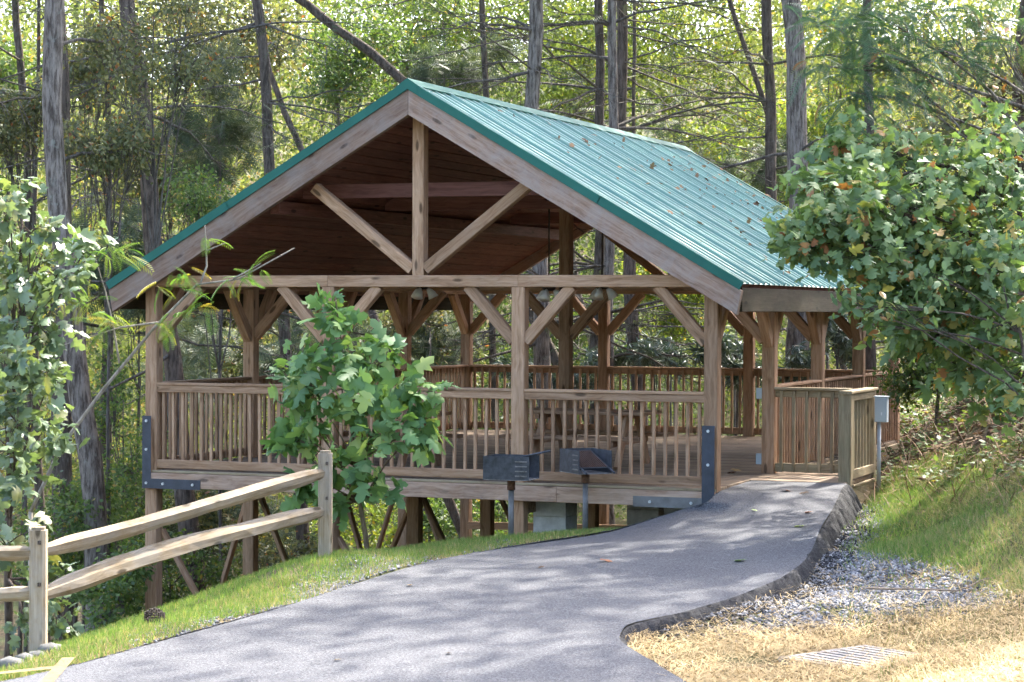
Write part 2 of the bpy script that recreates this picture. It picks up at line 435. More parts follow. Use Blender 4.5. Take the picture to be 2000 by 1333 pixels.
def beam(name, A, B, w, h, mat, parent, up=(0, 0, 1), ch=0.006):
    """timber from A to B; w across, h along up; grain runs along its own x"""
    A = Vector(A); B = Vector(B)
    d = B - A; L = d.length; d.normalize()
    up = Vector(up)
    if abs(d.dot(up)) > 0.98: up = Vector((0, 1, 0))
    y = up.cross(d).normalized(); z = d.cross(y)
    key = (round(L, 3), round(w, 4), round(h, 4), mat.name, ch)
    if key not in _cache:
        _cache[key] = mesh_from(name, *cbox(L, w, h, ch), mat)
    c = (A + B) / 2
    mw = Matrix(((d.x, y.x, z.x, c.x), (d.y, y.y, z.y, c.y), (d.z, y.z, z.z, c.z), (0, 0, 0, 1)))
    return link(name, _cache[key], parent, mw)

# ------------------------------------------------------------------ terrain
def tps_fit(P, z):
    P = np.array(P, float); z = np.array(z, float); n = len(P)
    d = np.linalg.norm(P[:, None] - P[None], axis=2)
    K = np.where(d > 0, d * d * np.log(np.maximum(d, 1e-9)), 0) + np.eye(n) * 0.02
    A = np.zeros((n + 3, n + 3)); A[:n, :n] = K; A[:n, n] = 1; A[:n, n + 1:] = P; A[n, :n] = 1; A[n + 1:, :n] = P.T
    s = np.linalg.solve(A, np.concatenate([z, [0, 0, 0]]))
    return P, s
ctrl = []
def cp(px, py, z): p = at_z(px, py, z); ctrl.append((p.x, p.y, z))
for q in ((0, 1333, -.72), (150, 1298, -.67), (350, 1240, -.60), (600, 1172, -.52), (850, 1095, -.47), (1000, 1066, -.44), (1200, 1036, -.40)): cp(*q)      # along the left asphalt edge
for q in ((60, 1285, -.82), (300, 1212, -.68), (480, 1135, -.58), (640, 1090, -.45), (860, 1062, -.52), (998, 1058, -.56), (1143, 1040, -.50)): cp(*q)         # crest of the grass strip
for q in ((1690, 985, -.29), (1640, 1040, -.31), (1600, 1105, -.37), (1480, 1175, -.455), (1240, 1232, -.53), (1230, 1262, -.53), (1400, 1333, -.55), (1530, 1285, -.52), (1800, 1268, -.52), (1680, 1310, -.52)): cp(*q)
for q in ((1950, 1170, -.30), (1700, 1085, -.36), (1800, 1130, -.36), (2000, 1250, -.35)): cp(*q)
for px, py, D in ((1760, 1000, 24.5), (1830, 1050, 22.5), (2000, 1100, 19.0), (1900, 980, 22.5), (2000, 930, 21.5), (1800, 930, 26.0), (1900, 880, 25.5), (2050, 860, 23.0), (1770, 880, 30.5)):
    p = at_d(px, py, D); ctrl.append((p.x, p.y, p.z))
ctrl += [(0, 0, -2.1), (2.4, 0, -1.45), (4.8, .2, -.95), (6.6, .5, -.62), (0, 4, -2.6), (3.5, 4, -1.7), (7.0, 3, -.55), (7.8, 5, -.35), (8.2, 8, 0.0), (0, 10, -2.9), (3.5, 10, -1.6), (7.1, 10.2, -.3),
         (7.2, 14, .2), (3, 15, -1.3), (-1, 16, -3.0), (9.5, 12, 1.9), (11, 8, 3.2), (12, 3, 2.9), (13, -3, 1.6), (14.5, -8, 1.0), (14, -14, .2), (-3, -3, -3.4), (-3, -9, -3.0), (1.5, -10, -1.7), (1.8, -6, -1.7), (2.2, -3, -1.35), (2.8, -14, -1.2),
         (-6, 5, -4.6), (-8, 15, -5.2), (-14, 8, -6.5), (-18, 25, -6.0), (-5, 28, -4.2), (4, 26, -.6), (10, 24, 2.5), (15, 12, 5.5), (18, 0, 4.5), (24, 10, 8), (20, 30, 6.5), (-30, 10, -8), (-30, 40, -5),
         (-12, 45, -2.5), (5, 45, 1.0), (25, 50, 9), (12, -24, .3), (20, -20, 1.2), (5, -24, -.6), (-10, -20, -3), (-30, -20, -6), (30, -20, 4), (40, 10, 12), (-45, 60, 4), (-20, 75, 8), (5, 80, 9), (35, 80, 14), (-70, 30, -4)]
TP, TS = tps_fit([c[:2] for c in ctrl], [c[2] for c in ctrl])
def ground_raw(x, y):
    x = np.asarray(x, float); y = np.asarray(y, float)
    shp = x.shape
    q = np.stack([x.ravel(), y.ravel()], 1)
    z = np.empty(len(q))
    for a in range(0, len(q), 20000):
        qq = q[a:a + 20000]
        d = np.linalg.norm(qq[:, None] - TP[None], axis=2)
        K = np.where(d > 0, d * d * np.log(np.maximum(d, 1e-9)), 0)
        z[a:a + 20000] = K @ TS[:len(TP)] + TS[len(TP)] + qq @ TS[len(TP) + 1:]
    return z.reshape(shp)
# asphalt path: two edges lofted (x, y, z), from the deck out to the car park
def P3(px, py, z): p = at_z(px, py, z); return (p.x, p.y, z)
Ledge = [(7.20, 1.32, -.004), (7.20, .6, -.012), (7.20, -.10, -.03), P3(1385, 980, -.10), P3(1330, 996, -.22), P3(1200, 1036, -.36), P3(1000, 1066, -.42), P3(850, 1095, -.45), P3(600, 1172, -.50), P3(350, 1240, -.58), P3(150, 1298, -.65), P3(0, 1333, -.70), (2.6, -13.5, -.9), (-2, -19, -1.1), (-6, -30, -1.2)]
Redge = [(8.33, 1.32, -.004), (8.37, .9, -.015), (8.50, .1, -.06), (8.66, -.9, -.13), P3(1606, 1030, -.20), P3(1588, 1070, -.25), P3(1570, 1098, -.29), P3(1525, 1130, -.33), P3(1440, 1165, -.38), P3(1330, 1197, -.42), P3(1222, 1222, -.45), P3(1205, 1256, -.47), (9.75, -9.75, -.50), (12.0, -13, -.5), (18, -30, -.4)]
def resample(E, n):
    E = np.array(E); d = np.concatenate([[0], np.cumsum(np.linalg.norm(np.diff(E, axis=0), axis=1))])
    k = np.linspace(0, len(E) - 1, n)
    i = np.arange(len(E))
    out = np.stack([np.interp(k, i, E[:, c]) for c in range(3)], 1)
    for _ in range(6):
        out[1:-1] = (out[:-2] + 2 * out[1:-1] + out[2:]) / 4
    return out
NL = 141
LE, RE = resample(Ledge, NL), resample(Redge, NL)
poly = np.concatenate([LE[:, :2], RE[::-1, :2]])
def inside(x, y, poly):
    x = np.asarray(x, float); y = np.asarray(y, float); r = np.zeros(x.shape, bool)
    j = len(poly) - 1
    for i in range(len(poly)):
        xi, yi = poly[i]; xj, yj = poly[j]
        with np.errstate(divide='ignore', invalid='ignore'):
            c = ((yi > y) != (yj > y)) & (x < (xj - xi) * (y - yi) / (yj - yi + 1e-12) + xi)
        r ^= c; j = i
    return r
NS = 33
S = np.linspace(0, 1, NS)
path_pts = LE[:, None, :] * (1 - S)[None, :, None] + RE[:, None, :] * S[None, :, None]
path_pts[:, :, 2] += 0.02 * np.sin(path_pts[:, :, 0] * 1.3) * np.sin(path_pts[:, :, 1] * 0.9) * (np.clip((0.4 - path_pts[:, :, 1]) / 2, 0, 1))
PF = path_pts.reshape(-1, 3)
def path_z(x, y):
    d = (PF[:, 0] - x) ** 2 + (PF[:, 1] - y) ** 2
    k = np.argpartition(d, 4)[:4]
    w = 1 / (d[k] + 1e-4)
    return float((PF[k, 2] * w).sum() / w.sum())
_ga = at_z(1530, 1285, -.50); _gu = Vector((.62, -.34, 0)).normalized(); _gv = Vector((.34, .62, 0)).normalized()
GRATE = np.array([((_ga + _gu * a + _gv * b)[0], (_ga + _gu * a + _gv * b)[1]) for a, b in ((-.03, -.03), (.75, -.03), (.75, .91), (-.03, .91))])
def ground_z(x, y):
    """ground height with the bed of the path cut in"""
    x = np.atleast_1d(np.asarray(x, float)); y = np.atleast_1d(np.asarray(y, float))
    z = ground_raw(x, y)
    z = z + 0.03 * np.sin(x * 2.1 + 1) * np.sin(y * 1.7)
    m = inside(x, y, GRATE)
    z[m] -= .16
    m = inside(x, y, poly)
    for i in np.nonzero(m.ravel())[0]:
        xx = x.ravel()[i]; yy = y.ravel()[i]
        z.ravel()[i] = min(z.ravel()[i], path_z(xx, yy) - 0.09)
    return z
def gz(x, y): return float(ground_z(x, y)[0])

def grid(a): return np.concatenate(a)
gx = grid([np.linspace(-130, -20, 23)[:-1], np.linspace(-20, -4, 33)[:-1], np.linspace(-4, 16, 134)[:-1], np.linspace(16, 40, 25)[:-1], np.linspace(40, 130, 16)])
gy = grid([np.linspace(-60, -15, 16)[:-1], np.linspace(-15, 12, 160)[:-1], np.linspace(12, 40, 36)[:-1], np.linspace(40, 170, 27)])
GX, GY = np.meshgrid(gx, gy)
far = np.clip((np.hypot(GX - 4, GY - 5) - 75) / 60, 0, 1)
GZ = ground_z(GX.ravel(), GY.ravel()).reshape(GX.shape)
GZ = np.clip(GZ, -12, 30) * (1 - far) + np.clip(GZ, 4, 22) * far
V = np.stack([GX, GY, GZ], -1).reshape(-1, 3)
nx_, ny_ = len(gx), len(gy)
ii = (np.arange(ny_ - 1)[:, None] * nx_ + np.arange(nx_ - 1)[None]).ravel()
T = np.concatenate([np.stack([ii, ii + 1, ii + nx_ + 1], 1), np.stack([ii, ii + nx_ + 1, ii + nx_], 1)])
tag(link('ground', mesh_tris('ground', V, T, M['ground'], smooth=True)), kind='structure')

# path sheet + sloped shoulder on its right side
V = PF.copy(); ii = (np.arange(NL - 1)[:, None] * NS + np.arange(NS - 1)[None]).ravel()
T = np.concatenate([np.stack([ii, ii + NS, ii + NS + 1], 1), np.stack([ii, ii + NS + 1, ii + 1], 1)])
path = tag(link('asphalt_path', mesh_tris('asphalt_path', V, T, M['asphalt'], smooth=True)), kind='structure')
def shoulder(E, sgn, width, name):
    tang = np.gradient(E[:, :2], axis=0); nrm = np.stack([tang[:, 1], -tang[:, 0]], 1) * sgn
    nrm /= np.linalg.norm(nrm, axis=1)[:, None] + 1e-9
    rows = []
    for k, (o, dz) in enumerate(((0, 0), (.018, -.008), (.05, -.055), (.10, -.13), (.17, -.28))):
        q = E.copy(); jit = np.convolve(rng.normal(0, .022, len(E)), np.ones(3) / 3, 'same') * (k > 0)
        q[:, :2] += nrm * (o * width + jit)[:, None]; q[:, 2] += dz * width + np.convolve(rng.normal(0, .012, len(E)), np.ones(5) / 5, 'same') * (k > 0)
        rows.append(q)
    V = np.stack(rows, 1).reshape(-1, 3); n = 5
    ii = (np.arange(len(E) - 1)[:, None] * n + np.arange(n - 1)[None]).ravel()
    T = np.concatenate([np.stack([ii, ii + n, ii + n + 1], 1), np.stack([ii, ii + n + 1, ii + 1], 1)])
    if sgn < 0: T = T[:, ::-1]
    return link(name, mesh_tris(name, V, T, M['asphalt_edge'], smooth=True), path)
def dense(E):
    k = np.linspace(0, len(E) - 1, len(E) * 4); i = np.arange(len(E))
    return np.stack([np.interp(k, i, E[:, c]) for c in range(3)], 1)
nrm_test = RE[40, :2] - LE[40, :2]
_t = np.gradient(RE[:, :2], axis=0)[40]; _s = 1 if (_t[1] * nrm_test[0] - _t[0] * nrm_test[1]) > 0 else -1
shoulder(dense(RE), _s, 1.0, 'path_shoulder')
shoulder(dense(LE), -_s, 0.25, 'path_shoulder').data.materials[0] = M['asphalt']

# ------------------------------------------------------------------ pavilion
X0, X1, X2, X3 = 0.0, 2.3925, 4.8054, 7.0986
XS = [X0, X1, X2, X3]; XC = X3 / 2
B = 2.5335; YS = [k * B for k in range(5)]; YE = YS[4]
PW = 0.16                            # post width
ZT0, ZT1 = 2.237, 2.373              # tie beam
RZ = 4.59                            # ridge, top of roof metal
SL = 0.583                           # roof slope
EAVE = 3.98                          # half width of the roof
YF, YB = -0.36, 10.72                # roof ends
pav = thing('picnic_pavilion', 'timber picnic pavilion on stilts with green metal gable roof', 'pavilion', (XC, B * 2, 0))
W = M['wood']
nz = math.sqrt(1 + SL * SL)
def roof_z(x, drop=0.0): return RZ - abs(x - XC) * SL - drop

# posts (on the perimeter, and on the centre line under the ridge), each runs down to the ground
perim = [(x, 0) for x in XS] + [(x, YE) for x in XS] + [(X0, y) for y in YS[1:4]] + [(X3, y) for y in YS[1:4]]
for (x, y) in perim:
    g0 = gz(x, y) - 0.25
    beam('post', (x, y, g0), (x, y, ZT0 - 0.002), PW, PW, W, pav, up=(0, 1, 0), ch=0.01)
for y in (YS[2],):
    beam('post', (XC, y, -0.05), (XC, y, roof_z(XC, .32)), PW, PW, W, pav, up=(0, 1, 0), ch=0.01)
# underdeck posts inside the footprint
for x, y in ((X1, YS[1]), (X2, YS[1]), (X1, YS[2]), (X2, YS[2]), (X1, YS[3]), (X2, YS[3])):
    beam('stilt', (x, y, gz(x, y) - .25), (x, y, -.24), PW, PW, W, pav, up=(0, 1, 0))
# tie beams and trusses on each bay line
for k, y in enumerate(YS):
    fl = -.0 if k else 0
    if k in (1, 3): continue
    if k in (0, 4):
        for a, b_ in ((X0 - .08, X1), (X1, X2), (X2, X3 + .08)):
            beam('tie_beam', (a + .002, y, (ZT0 + ZT1) / 2), (b_ - .002, y, (ZT0 + ZT1) / 2), PW, ZT1 - ZT0, W, pav)
    else:
        beam('tie_beam', (X0 - .08, y, (ZT0 + ZT1) / 2), (X3 + .08, y, (ZT0 + ZT1) / 2), PW, ZT1 - ZT0, W, pav)
    zt = roof_z(XC, .36)
    if k in (1, 2, 3): continue
    if k != 2:
        beam('king_post', (XC, y, ZT1), (XC, y, zt), .145, .145, W, pav, up=(0, 1, 0), ch=.008)
    for s in (-1, 1):
        xe = XC + s * 1.36
        beam('strut', (XC + s * .085, y, ZT1 + .07), (xe, y, roof_z(xe, .36) - .02), .13, .13, W, pav, up=(0, 1, 0), ch=.008)
# eave beams (plates) along the sides, purlin and collar
for x in (X0, X3):
    for k in range(4):
        beam('eave_beam', (x, YS[k] + (PW / 2 if k == 0 else 0) + .002, (ZT0 + ZT1) / 2 + .0), (x, YS[k + 1] - (PW / 2 if k == 3 else 0) - .002, (ZT0 + ZT1) / 2), PW - .02, ZT1 - ZT0 + .02, W, pav)
for y in (.45, 3.0, YS[3]):
    zc = 3.395 if y < 1 else 3.36
    hw = (RZ - .19 - zc) / SL
    beam('collar_beam', (XC - hw, y, zc), (XC + hw, y, zc), .10, .17, M['ceiling'], pav)  # dark ceiling colour paints in the shade under the roof
for s in (-1, 1):
    beam('purlin', (XC + s * 1.9, .0, roof_z(XC + 1.9, .29)), (XC + s * 1.9, YE, roof_z(XC + 1.9, .29)), .12, .16, M['ceiling'], pav)
beam('ridge_beam', (XC, -.2, roof_z(XC, .26)), (XC, YE + .3, roof_z(XC, .26)), .12, .2, M['ceiling'], pav)
# knee braces
def brace(p, d, mat=W, reach=.56, h=.62):
    p = Vector(p); d = Vector(d)
    A = p + d * (PW / 2 - .01) + Vector((0, 0, ZT0 - h)); Bp = p + d * (PW / 2 + reach) + Vector((0, 0, ZT0 + .01))
    beam('brace', A, Bp, .115, .13, mat, pav, up=(d.y, -d.x, 0) if False else (0, 0, 1), ch=.008)
for i, x in enumerate(XS):
    for y in (0, YE):
        if i > 0: brace((x, y, 0), (-1, 0, 0))
        if i < 3: brace((x, y, 0), (1, 0, 0))
        if i in (0, 3): brace((x, y, 0), (0, 1 if y == 0 else -1, 0))
for x, s in ((X0, 1), (X3, -1)):
    for y in YS[1:4]:
        brace((x, y, 0), (0, 1, 0), h=.66); brace((x, y, 0), (0, -1, 0), h=.66); brace((x, y, 0), (s, 0, 0))
for d in ((1, 0, 0), (-1, 0, 0), (0, 1, 0), (0, -1, 0)):
    if d[1] == 0: brace((XC, YS[2], 0), d)

# roof: boarded deck, panels with ribs, trims, bargeboards, fascias, ceiling boards
def roof_pt(s, u, y, lift): # u = distance from centre line, lift normal to slope
    return Vector((XC + s * (u + lift * SL / nz), y, RZ - u * SL + lift / nz))
rb = MB()
for s in (-1, 1):
    q = [roof_pt(s, u, y, l) for l in (-.13, -.03) for (u, y) in ((.02, YF + .04), (EAVE - .03, YF + .04), (EAVE - .03, YB - .04), (.02, YB - .04))]
    rb.add(q, [(3, 2, 1, 0), (4, 5, 6, 7), (0, 1, 5, 4), (1, 2, 6, 5), (2, 3, 7, 6), (3, 0, 4, 7)])
roof = rb.build('roof', M['ceiling'], pav)
NP = 12
pwid = (YB - YF) / NP
prof = []
for r in range(4):                   # four big ribs per sheet with two small ones between
    y0 = r * pwid / 4
    hr = .034 if r == 0 else .019
    prof += [(y0, 0), (y0 + .012, hr), (y0 + .036, hr), (y0 + .052, 0)]
    for q in (.40, .68):
        yy = y0 + .052 + (pwid / 4 - .052) * q
        prof += [(yy - .014, 0), (yy - .006, .004), (yy + .006, .004), (yy + .014, 0)]
prof.append((pwid - .002, 0))
panels = {}
for s in (-1, 1):
    V, Fc = [], []
    n = len(prof)
    for u in (.04, EAVE):
        V += [roof_pt(s, u, yy, h) - Vector((XC, 0, RZ)) for yy, h in prof]
    Fc = [(i, i + 1, n + i + 1, n + i) if s > 0 else (i, n + i, n + i + 1, i + 1) for i in range(n - 1)]
    # thickness at the eave
    panels[s] = mesh_from('roof_panel', V, Fc, M['roof'])
    for k in range(NP):
        link('roof_panel', panels[s], roof, Matrix.Translation((XC, YF + k * pwid, RZ + .0005 * (k % 2))))
# ridge cap
for ye, dirn in ((YF, -1), (YB, 1)):
    m = MB(); y0_, y1_ = ye + dirn * .0285, ye - dirn * .02
    q = [Vector((XC - .10, y, RZ - .058 - .085)) for y in (y0_,)] 
    tri = [(-.13, -.13 * SL + .026), (0, .044), (.13, -.13 * SL + .026), (.13, -.13 * SL - .072), (0, -.075), (-.13, -.13 * SL - .072)]
    V_ = [Vector((XC + a_, y, RZ + b_)) for y in (y0_ + dirn * .004, y1_) for a_, b_ in tri]
    m.add(V_, [(0, 1, 2, 3, 4, 5), (11, 10, 9, 8, 7, 6)] + [(i, 6 + i, 6 + (i + 1) % 6, (i + 1) % 6) for i in range(6)])
    m.build('rake_trim', M['trim'], roof)
rc = MB()
q = []
for y in (YF - .03, YB + .03):
    q += [roof_pt(-1, .13, y, .020), roof_pt(-1, .13, y, .032), Vector((XC, y, RZ + .05)), roof_pt(1, .13, y, .032), roof_pt(1, .13, y, .020), Vector((XC, y, RZ + .03))]
rc.add(q, [(0, 1, 7, 6), (1, 2, 8, 7), (2, 3, 9, 8), (3, 4, 10, 9), (4, 5, 11, 10), (5, 0, 6, 11), (0, 5, 2, 1), (5, 4, 3, 2), (6, 7, 8, 11), (11, 8, 9, 10)])
rc.build('ridge_cap', M['trim'], roof)
for s in (-1, 1):
    for ye, dirn in ((YF, -1), (YB, 1)):
        # green rake trim in two lengths: an L over the roof edge
        for (u0, u1) in ((0, 2.35), (2.34, EAVE + .01)):
            t = MB()
            ya, yb = ye - dirn * .10, ye + dirn * .028
            lift = .026 if u0 == 0 else .029
            q = []
            for u in (u0, u1):
                q += [roof_pt(s, u, ya, lift), roof_pt(s, u, yb, lift), roof_pt(s, u, yb, -.070), roof_pt(s, u, yb - dirn * .012, -.070), roof_pt(s, u, yb - dirn * .012, lift - .006), roof_pt(s, u, ya, lift - .006)]
            t.add(q, [(i, (i + 1) % 6, 6 + (i + 1) % 6, 6 + i) for i in range(6)] + [(0, 5, 4, 1), (1, 4, 3, 2), (6, 7, 10, 11), (7, 8, 9, 10)])
            t.build('rake_trim', M['trim'], roof)
        # bargeboard (rafter end board)
        bb = MB()
        d0, d1 = -.072, -.345
        q = []
        for y in (ye + dirn * .005, ye - dirn * .085):
            q += [Vector((XC + s * .003, y, RZ + d0 * nz)), Vector((XC + s * (EAVE - .01), y, RZ - (EAVE - .01) * SL + d0 * nz)), Vector((XC + s * (EAVE - .06), y, RZ - (EAVE - .06) * SL + d1 * nz * .93)), Vector((XC + s * .003, y, RZ + d1 * nz * .93))]
        # own frame along the slope so that the grain follows the board
        c = (q[0] + q[2]) / 2
        ax = Vector((s, 0, -SL)).normalized(); zz = Vector((s * SL, 0, 1)).normalized(); yy = zz.cross(ax)
        R3 = Matrix((ax, yy, zz))
        me = mesh_from('bargeboard', [R3 @ (v - c) for v in q], [(0, 1, 2, 3), (7, 6, 5, 4), (0, 4, 5, 1), (1, 5, 6, 2), (2, 6, 7, 3), (3, 7, 4, 0)], M['barge'])
        link('bargeboard', me, roof, Matrix.Translation(c) @ R3.transposed().to_4x4())
    xe = XC + s * (EAVE - .045)
    ze = RZ - (EAVE - .045) * SL
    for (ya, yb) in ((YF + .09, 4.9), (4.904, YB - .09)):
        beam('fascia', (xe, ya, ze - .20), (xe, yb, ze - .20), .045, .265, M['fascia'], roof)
    # ceiling boards under the roof, running lengthwise
    nb = 27
    for k in range(nb):
        u = .10 + k * (EAVE - .2) / nb
        c0 = roof_pt(s, u + .065, (YF + YB) / 2, -.145 - .003 * (k % 2))
        ax = Vector((0, 1, 0)); zz = Vector((s * SL, 0, 1)).normalized(); yy = zz.cross(ax)
        key = ('ceil', s)
        if key not in _cache: _cache[key] = mesh_from('ceiling_board', *cbox(YB - YF - .2, (EAVE - .2) / nb * nz - .010, .02, .004), M['ceiling'])
        mw = Matrix(((ax.x, yy.x, zz.x, c0.x), (ax.y, yy.y, zz.y, c0.y), (ax.z, yy.z, zz.z, c0.z), (0, 0, 0, 1)))
        link('ceiling_board', _cache[key], roof, mw)

# deck
dk = MB()
for yj in np.arange(.4, YE, .6):
    dk.box((XC, float(yj), -.13), (X3 - .3, .04, .18))
for xj in (X1, X2):
    dk.box((xj, YE / 2, -.30), (.09, YE - .2, .16))
deck = dk.build('deck', M['beam'], pav)
nbd = 72
for k in range(nbd):
    y = -.06 + (k + .5) * (YE + .12) / nbd
    xb = X3 + .07
    if 1.34 < y < 2.95: xb = 8.30
    o = beam('deck_board', (X0 - .07, y, -.019 - .001 * (k % 2)), (xb, y, -.019 - .001 * (k % 2)), (YE + .12) / nbd - .006, .036, M['deck'], deck, ch=.004)
# rim beams
for a, b_ in ((X0 - .07, X1 + .6), (X1 + .604, X2 + .5), (X2 + .504, X3 + .07)):
    beam('rim_beam', (a, -.105, -.125), (b_, -.105, -.125), .05, .176, M['beam'], deck)
beam('edge_board', (X0 - .07, -.088, -.019), (X3 + .07, -.088, -.019), .04, .030, M['landing'], deck)
beam('rim_beam', (X0 - .10, -.07, -.13), (X0 - .10, YE + .1, -.13), .05, .18, M['beam'], deck)
beam('rim_beam', (X3 + .10, 3.0, -.16), (X3 + .10, YE + .1, -.16), .05, .24, M['landing'], deck)
beam('rim_beam', (X0 - .07, YE + .105, -.13), (X3 + .07, YE + .105, -.13), .05, .18, M['beam'], deck)
beam('rim_beam', (8.33, 1.45, -.19), (8.33, 2.98, -.19), .045, .25, M['landing'], deck)
beam('rim_beam', (8.31, 2.98, -.19), (7.2, 2.98, -.19), .045, .25, M['landing'], deck)
beam('edge_board', (8.36, 1.5, -.045), (8.36, 2.98, -.045), .03, .03, M['landing'], deck)
# railings: cap board, top rail, bottom rail, balusters
def railing(A, Bp, out, step=.127, mat=W, bal_out=False, capw=.13, zcap=1.07, post_gap=PW / 2):
    A = Vector(A); Bp = Vector(Bp); d = (Bp - A).normalized(); out = Vector(out)
    a = A + d * post_gap; b_ = Bp - d * post_gap
    L = (b_ - a).length
    ro = .045 if not bal_out else .0
    top = beam('railing', a + out * ro + Vector((0, 0, zcap - .078)), b_ + out * ro + Vector((0, 0, zcap - .078)), .038, .085, mat, pav)
    beam('cap_board', a + out * .01 + Vector((0, 0, zcap - .0175)), b_ + out * .01 + Vector((0, 0, zcap - .0175)), capw, .035, mat, top)
    beam('bottom_rail', a + out * ro + Vector((0, 0, .075)), b_ + out * ro + Vector((0, 0, .075)), .038, .105, mat, top)
    n = max(2, int(L / step)); st = L / n
    for k in range(n):
        p = a + d * ((k + .5) * st) + out * (ro - .038 if not bal_out else ro + .038)
        z0, z1 = (.035, zcap - .045) if not bal_out else (.02, zcap - .045)
        o = beam('baluster', p + Vector((random.uniform(-.004, .004), 0, z0)), p + Vector((random.uniform(-.004, .004), 0, z1)), .036, .036, mat, top, up=(0, 1, 0), ch=.003)
    return top
for i in range(3):
    railing((XS[i], 0, 0), (XS[i + 1], 0, 0), (0, -1, 0))
    railing((XS[i], YE, 0), (XS[i + 1], YE, 0), (0, 1, 0))
for k in range(4):
    railing((X0, YS[k], 0), (X0, YS[k + 1], 0), (-1, 0, 0))
    if k > 0: railing((X3, YS[k], 0), (X3, YS[k + 1], 0), (1, 0, 0), bal_out=True)
LD = M['landing']
railing((X3, B - .02, 0), (8.20, B - .02, 0), (0, -1, 0), .155, LD, True, zcap=1.05)
newel = beam('newel_post', (8.26, 1.56, -.10), (8.26, 1.56, 1.015), .15, .15, LD, pav, up=(0, 1, 0), ch=.008)
beam('newel_post', (8.27, 2.86, -.30), (8.27, 2.86, 1.015), .12, .12, LD, pav, up=(0, 1, 0), ch=.008)
railing((8.26, 1.56, 0), (8.27, 2.86, 0), (1, 0, 0), .16, LD, False, zcap=1.05)
beam('cap_board', (8.27, 1.46, 1.034), (8.27, 2.95, 1.034), .16, .034, LD, newel)

# steel corner plates with bolts
def plate(x0, x1, zt, xa, xb):
    m = MB()
    y = -.1335
    m.box(((x0 + x1) / 2, y, (zt - .225) / 2), (x1 - x0, .007, zt + .225))
    p = m.build('corner_plate', M['plate'], pav)
    m2 = MB(); xs = (xa, x0) if xa < x0 else (x1, xb)
    m2.box(((xs[0] + xs[1]) / 2, y, -.165), (xs[1] - xs[0] - .002, .0072, .12))
    h = m2.build('plate_leg', M['plate'] if xa >= x0 else M['pipe'], p)
    zs = [zt - .06, zt * .38, -.16]
    for z in zs:
        mb = MB(); mb.tube([(x0 + (x1 - x0) * .5, y - .002, z), (x0 + (x1 - x0) * .5, y - .020, z)], .017, 8); mb.build('bolt', M['bolt'], p)
    for f in (.25, .85):
        mb = MB(); xx = xs[0] + (xs[1] - xs[0]) * f; mb.tube([(xx, y - .002, -.165), (xx, y - .020, -.165)], .017, 8); mb.build('bolt', M['bolt'], p)
plate(X0 - .085, X0 + .035, .66, X0, X0 + .72)
plate(X3 - .08, X3 + .065, .70, X3 - .88, X3)
# fill behind the plates so that they sit on timber
beam('plate_packer', (X0 - .02, -.104, -.03), (X0 - .02, -.104, .62), .10, .046, W, pav, up=(0, 1, 0))
beam('plate_packer', (X3 - .005, -.104, -.03), (X3 - .005, -.104, .66), .12, .046, W, pav, up=(0, 1, 0))

# stilts' diagonal bracing and block piers under the deck
def vbrace(A, Bp): beam('stilt_brace', A, Bp, .05, .10, M['wood'], pav, up=(0, 1, 0))
for (x, y, dx, dy, L) in ((X0, 0, 1, .0, 1.3), (X0, B, 1, 0, 1.4), (X0, B, -1, 0, 1.3), (X1, 0, 1, 0, .9), (X1, 0, -1, 0, .9), (X0, 2 * B, 1, 0, 1.2), (X1, B, 1, 0, 1.2), (X1, B, -1, 0, 1.2), (X0, 3 * B, 1, 0, 1.6), (X0, 3 * B, -1, 0, 1.6), (X1, 2 * B, 1, 0, 1.3)):
    g0 = gz(x + dx * L * .6, y)
    top = -.45 if y > .1 else -.75
    vbrace((x + dx * .06, y + .1, top), (x + dx * L * .62, y + .1, g0 - .1))
beam('stilt_brace', (X0 + .2, YE - .4, -1.55), (X1 + .6, YE - .4, -1.5), .06, .12, W, pav)

def block_pier(x, y, top, wid, label, mat='block', courses=5):
    p = thing('block_pier', label, 'pier', (x, y, gz(x, y) - .2), 'concrete block piers under the deck')
    z = top
    for c in range(courses):
        m = MB(); m.box((x, y, z - .095), (wid, wid, .186), None, 0.0)
        m.build('block', M[mat], p)
        z -= .192
block_pier(5.02, .62, -.24, .40, 'pale concrete block pier directly behind the left grill post')
block_pier(5.75, 1.9, -.24, .40, 'shaded concrete block pier behind the right grill post')
block_pier(6.35, 1.6, -.24, .46, 'dark concrete block pier under the deck nearest the path', courses=4)

# ceiling fans
def fan(px, py, z, label):
    c = at_z(px, py, z)
    f = thing('ceiling_fan', label, 'ceiling fan', (c.x, c.y, z), 'ceiling fans hanging under the roof')
    m = MB(); m.tube([(c.x, c.y, z + .12), (c.x, c.y, roof_z(c.x, .17))], .012, 6); m.build('rod', M['fan'], f)
    m = MB(); m.tube([(c.x, c.y, z - .02), (c.x, c.y, z), (c.x, c.y, z + .06), (c.x, c.y, z + .12), (c.x, c.y, z + .15)], [.05, .085, .10, .08, .02], 12); m.build('motor', M['fan'], f, True)
    for k in range(5):
        a = k * 2 * math.pi / 5 + .3
        m = MB(); d = Vector((math.cos(a), math.sin(a), 0))
        beam('blade', c + d * .12 + Vector((0, 0, .10)), c + d * .62 + Vector((0, 0, .10)), .13, .008, M['fan'], f, up=(d.y * .2, -d.x * .2, 1), ch=.002)
    for k in range(3):
        a = k * 2 * math.pi / 3 + .5
        d = Vector((math.cos(a), math.sin(a), 0))
        s0 = c + d * .07 + Vector((0, 0, -.01))
        m = MB(); m.tube([s0, s0 + d * .03 + Vector((0, 0, -.03)), s0 + d * .06 + Vector((0, 0, -.07)), s0 + d * .085 + Vector((0, 0, -.12))], [.02, .045, .06, .075], 10); m.build('lamp_shade', M['glass'], f, True)
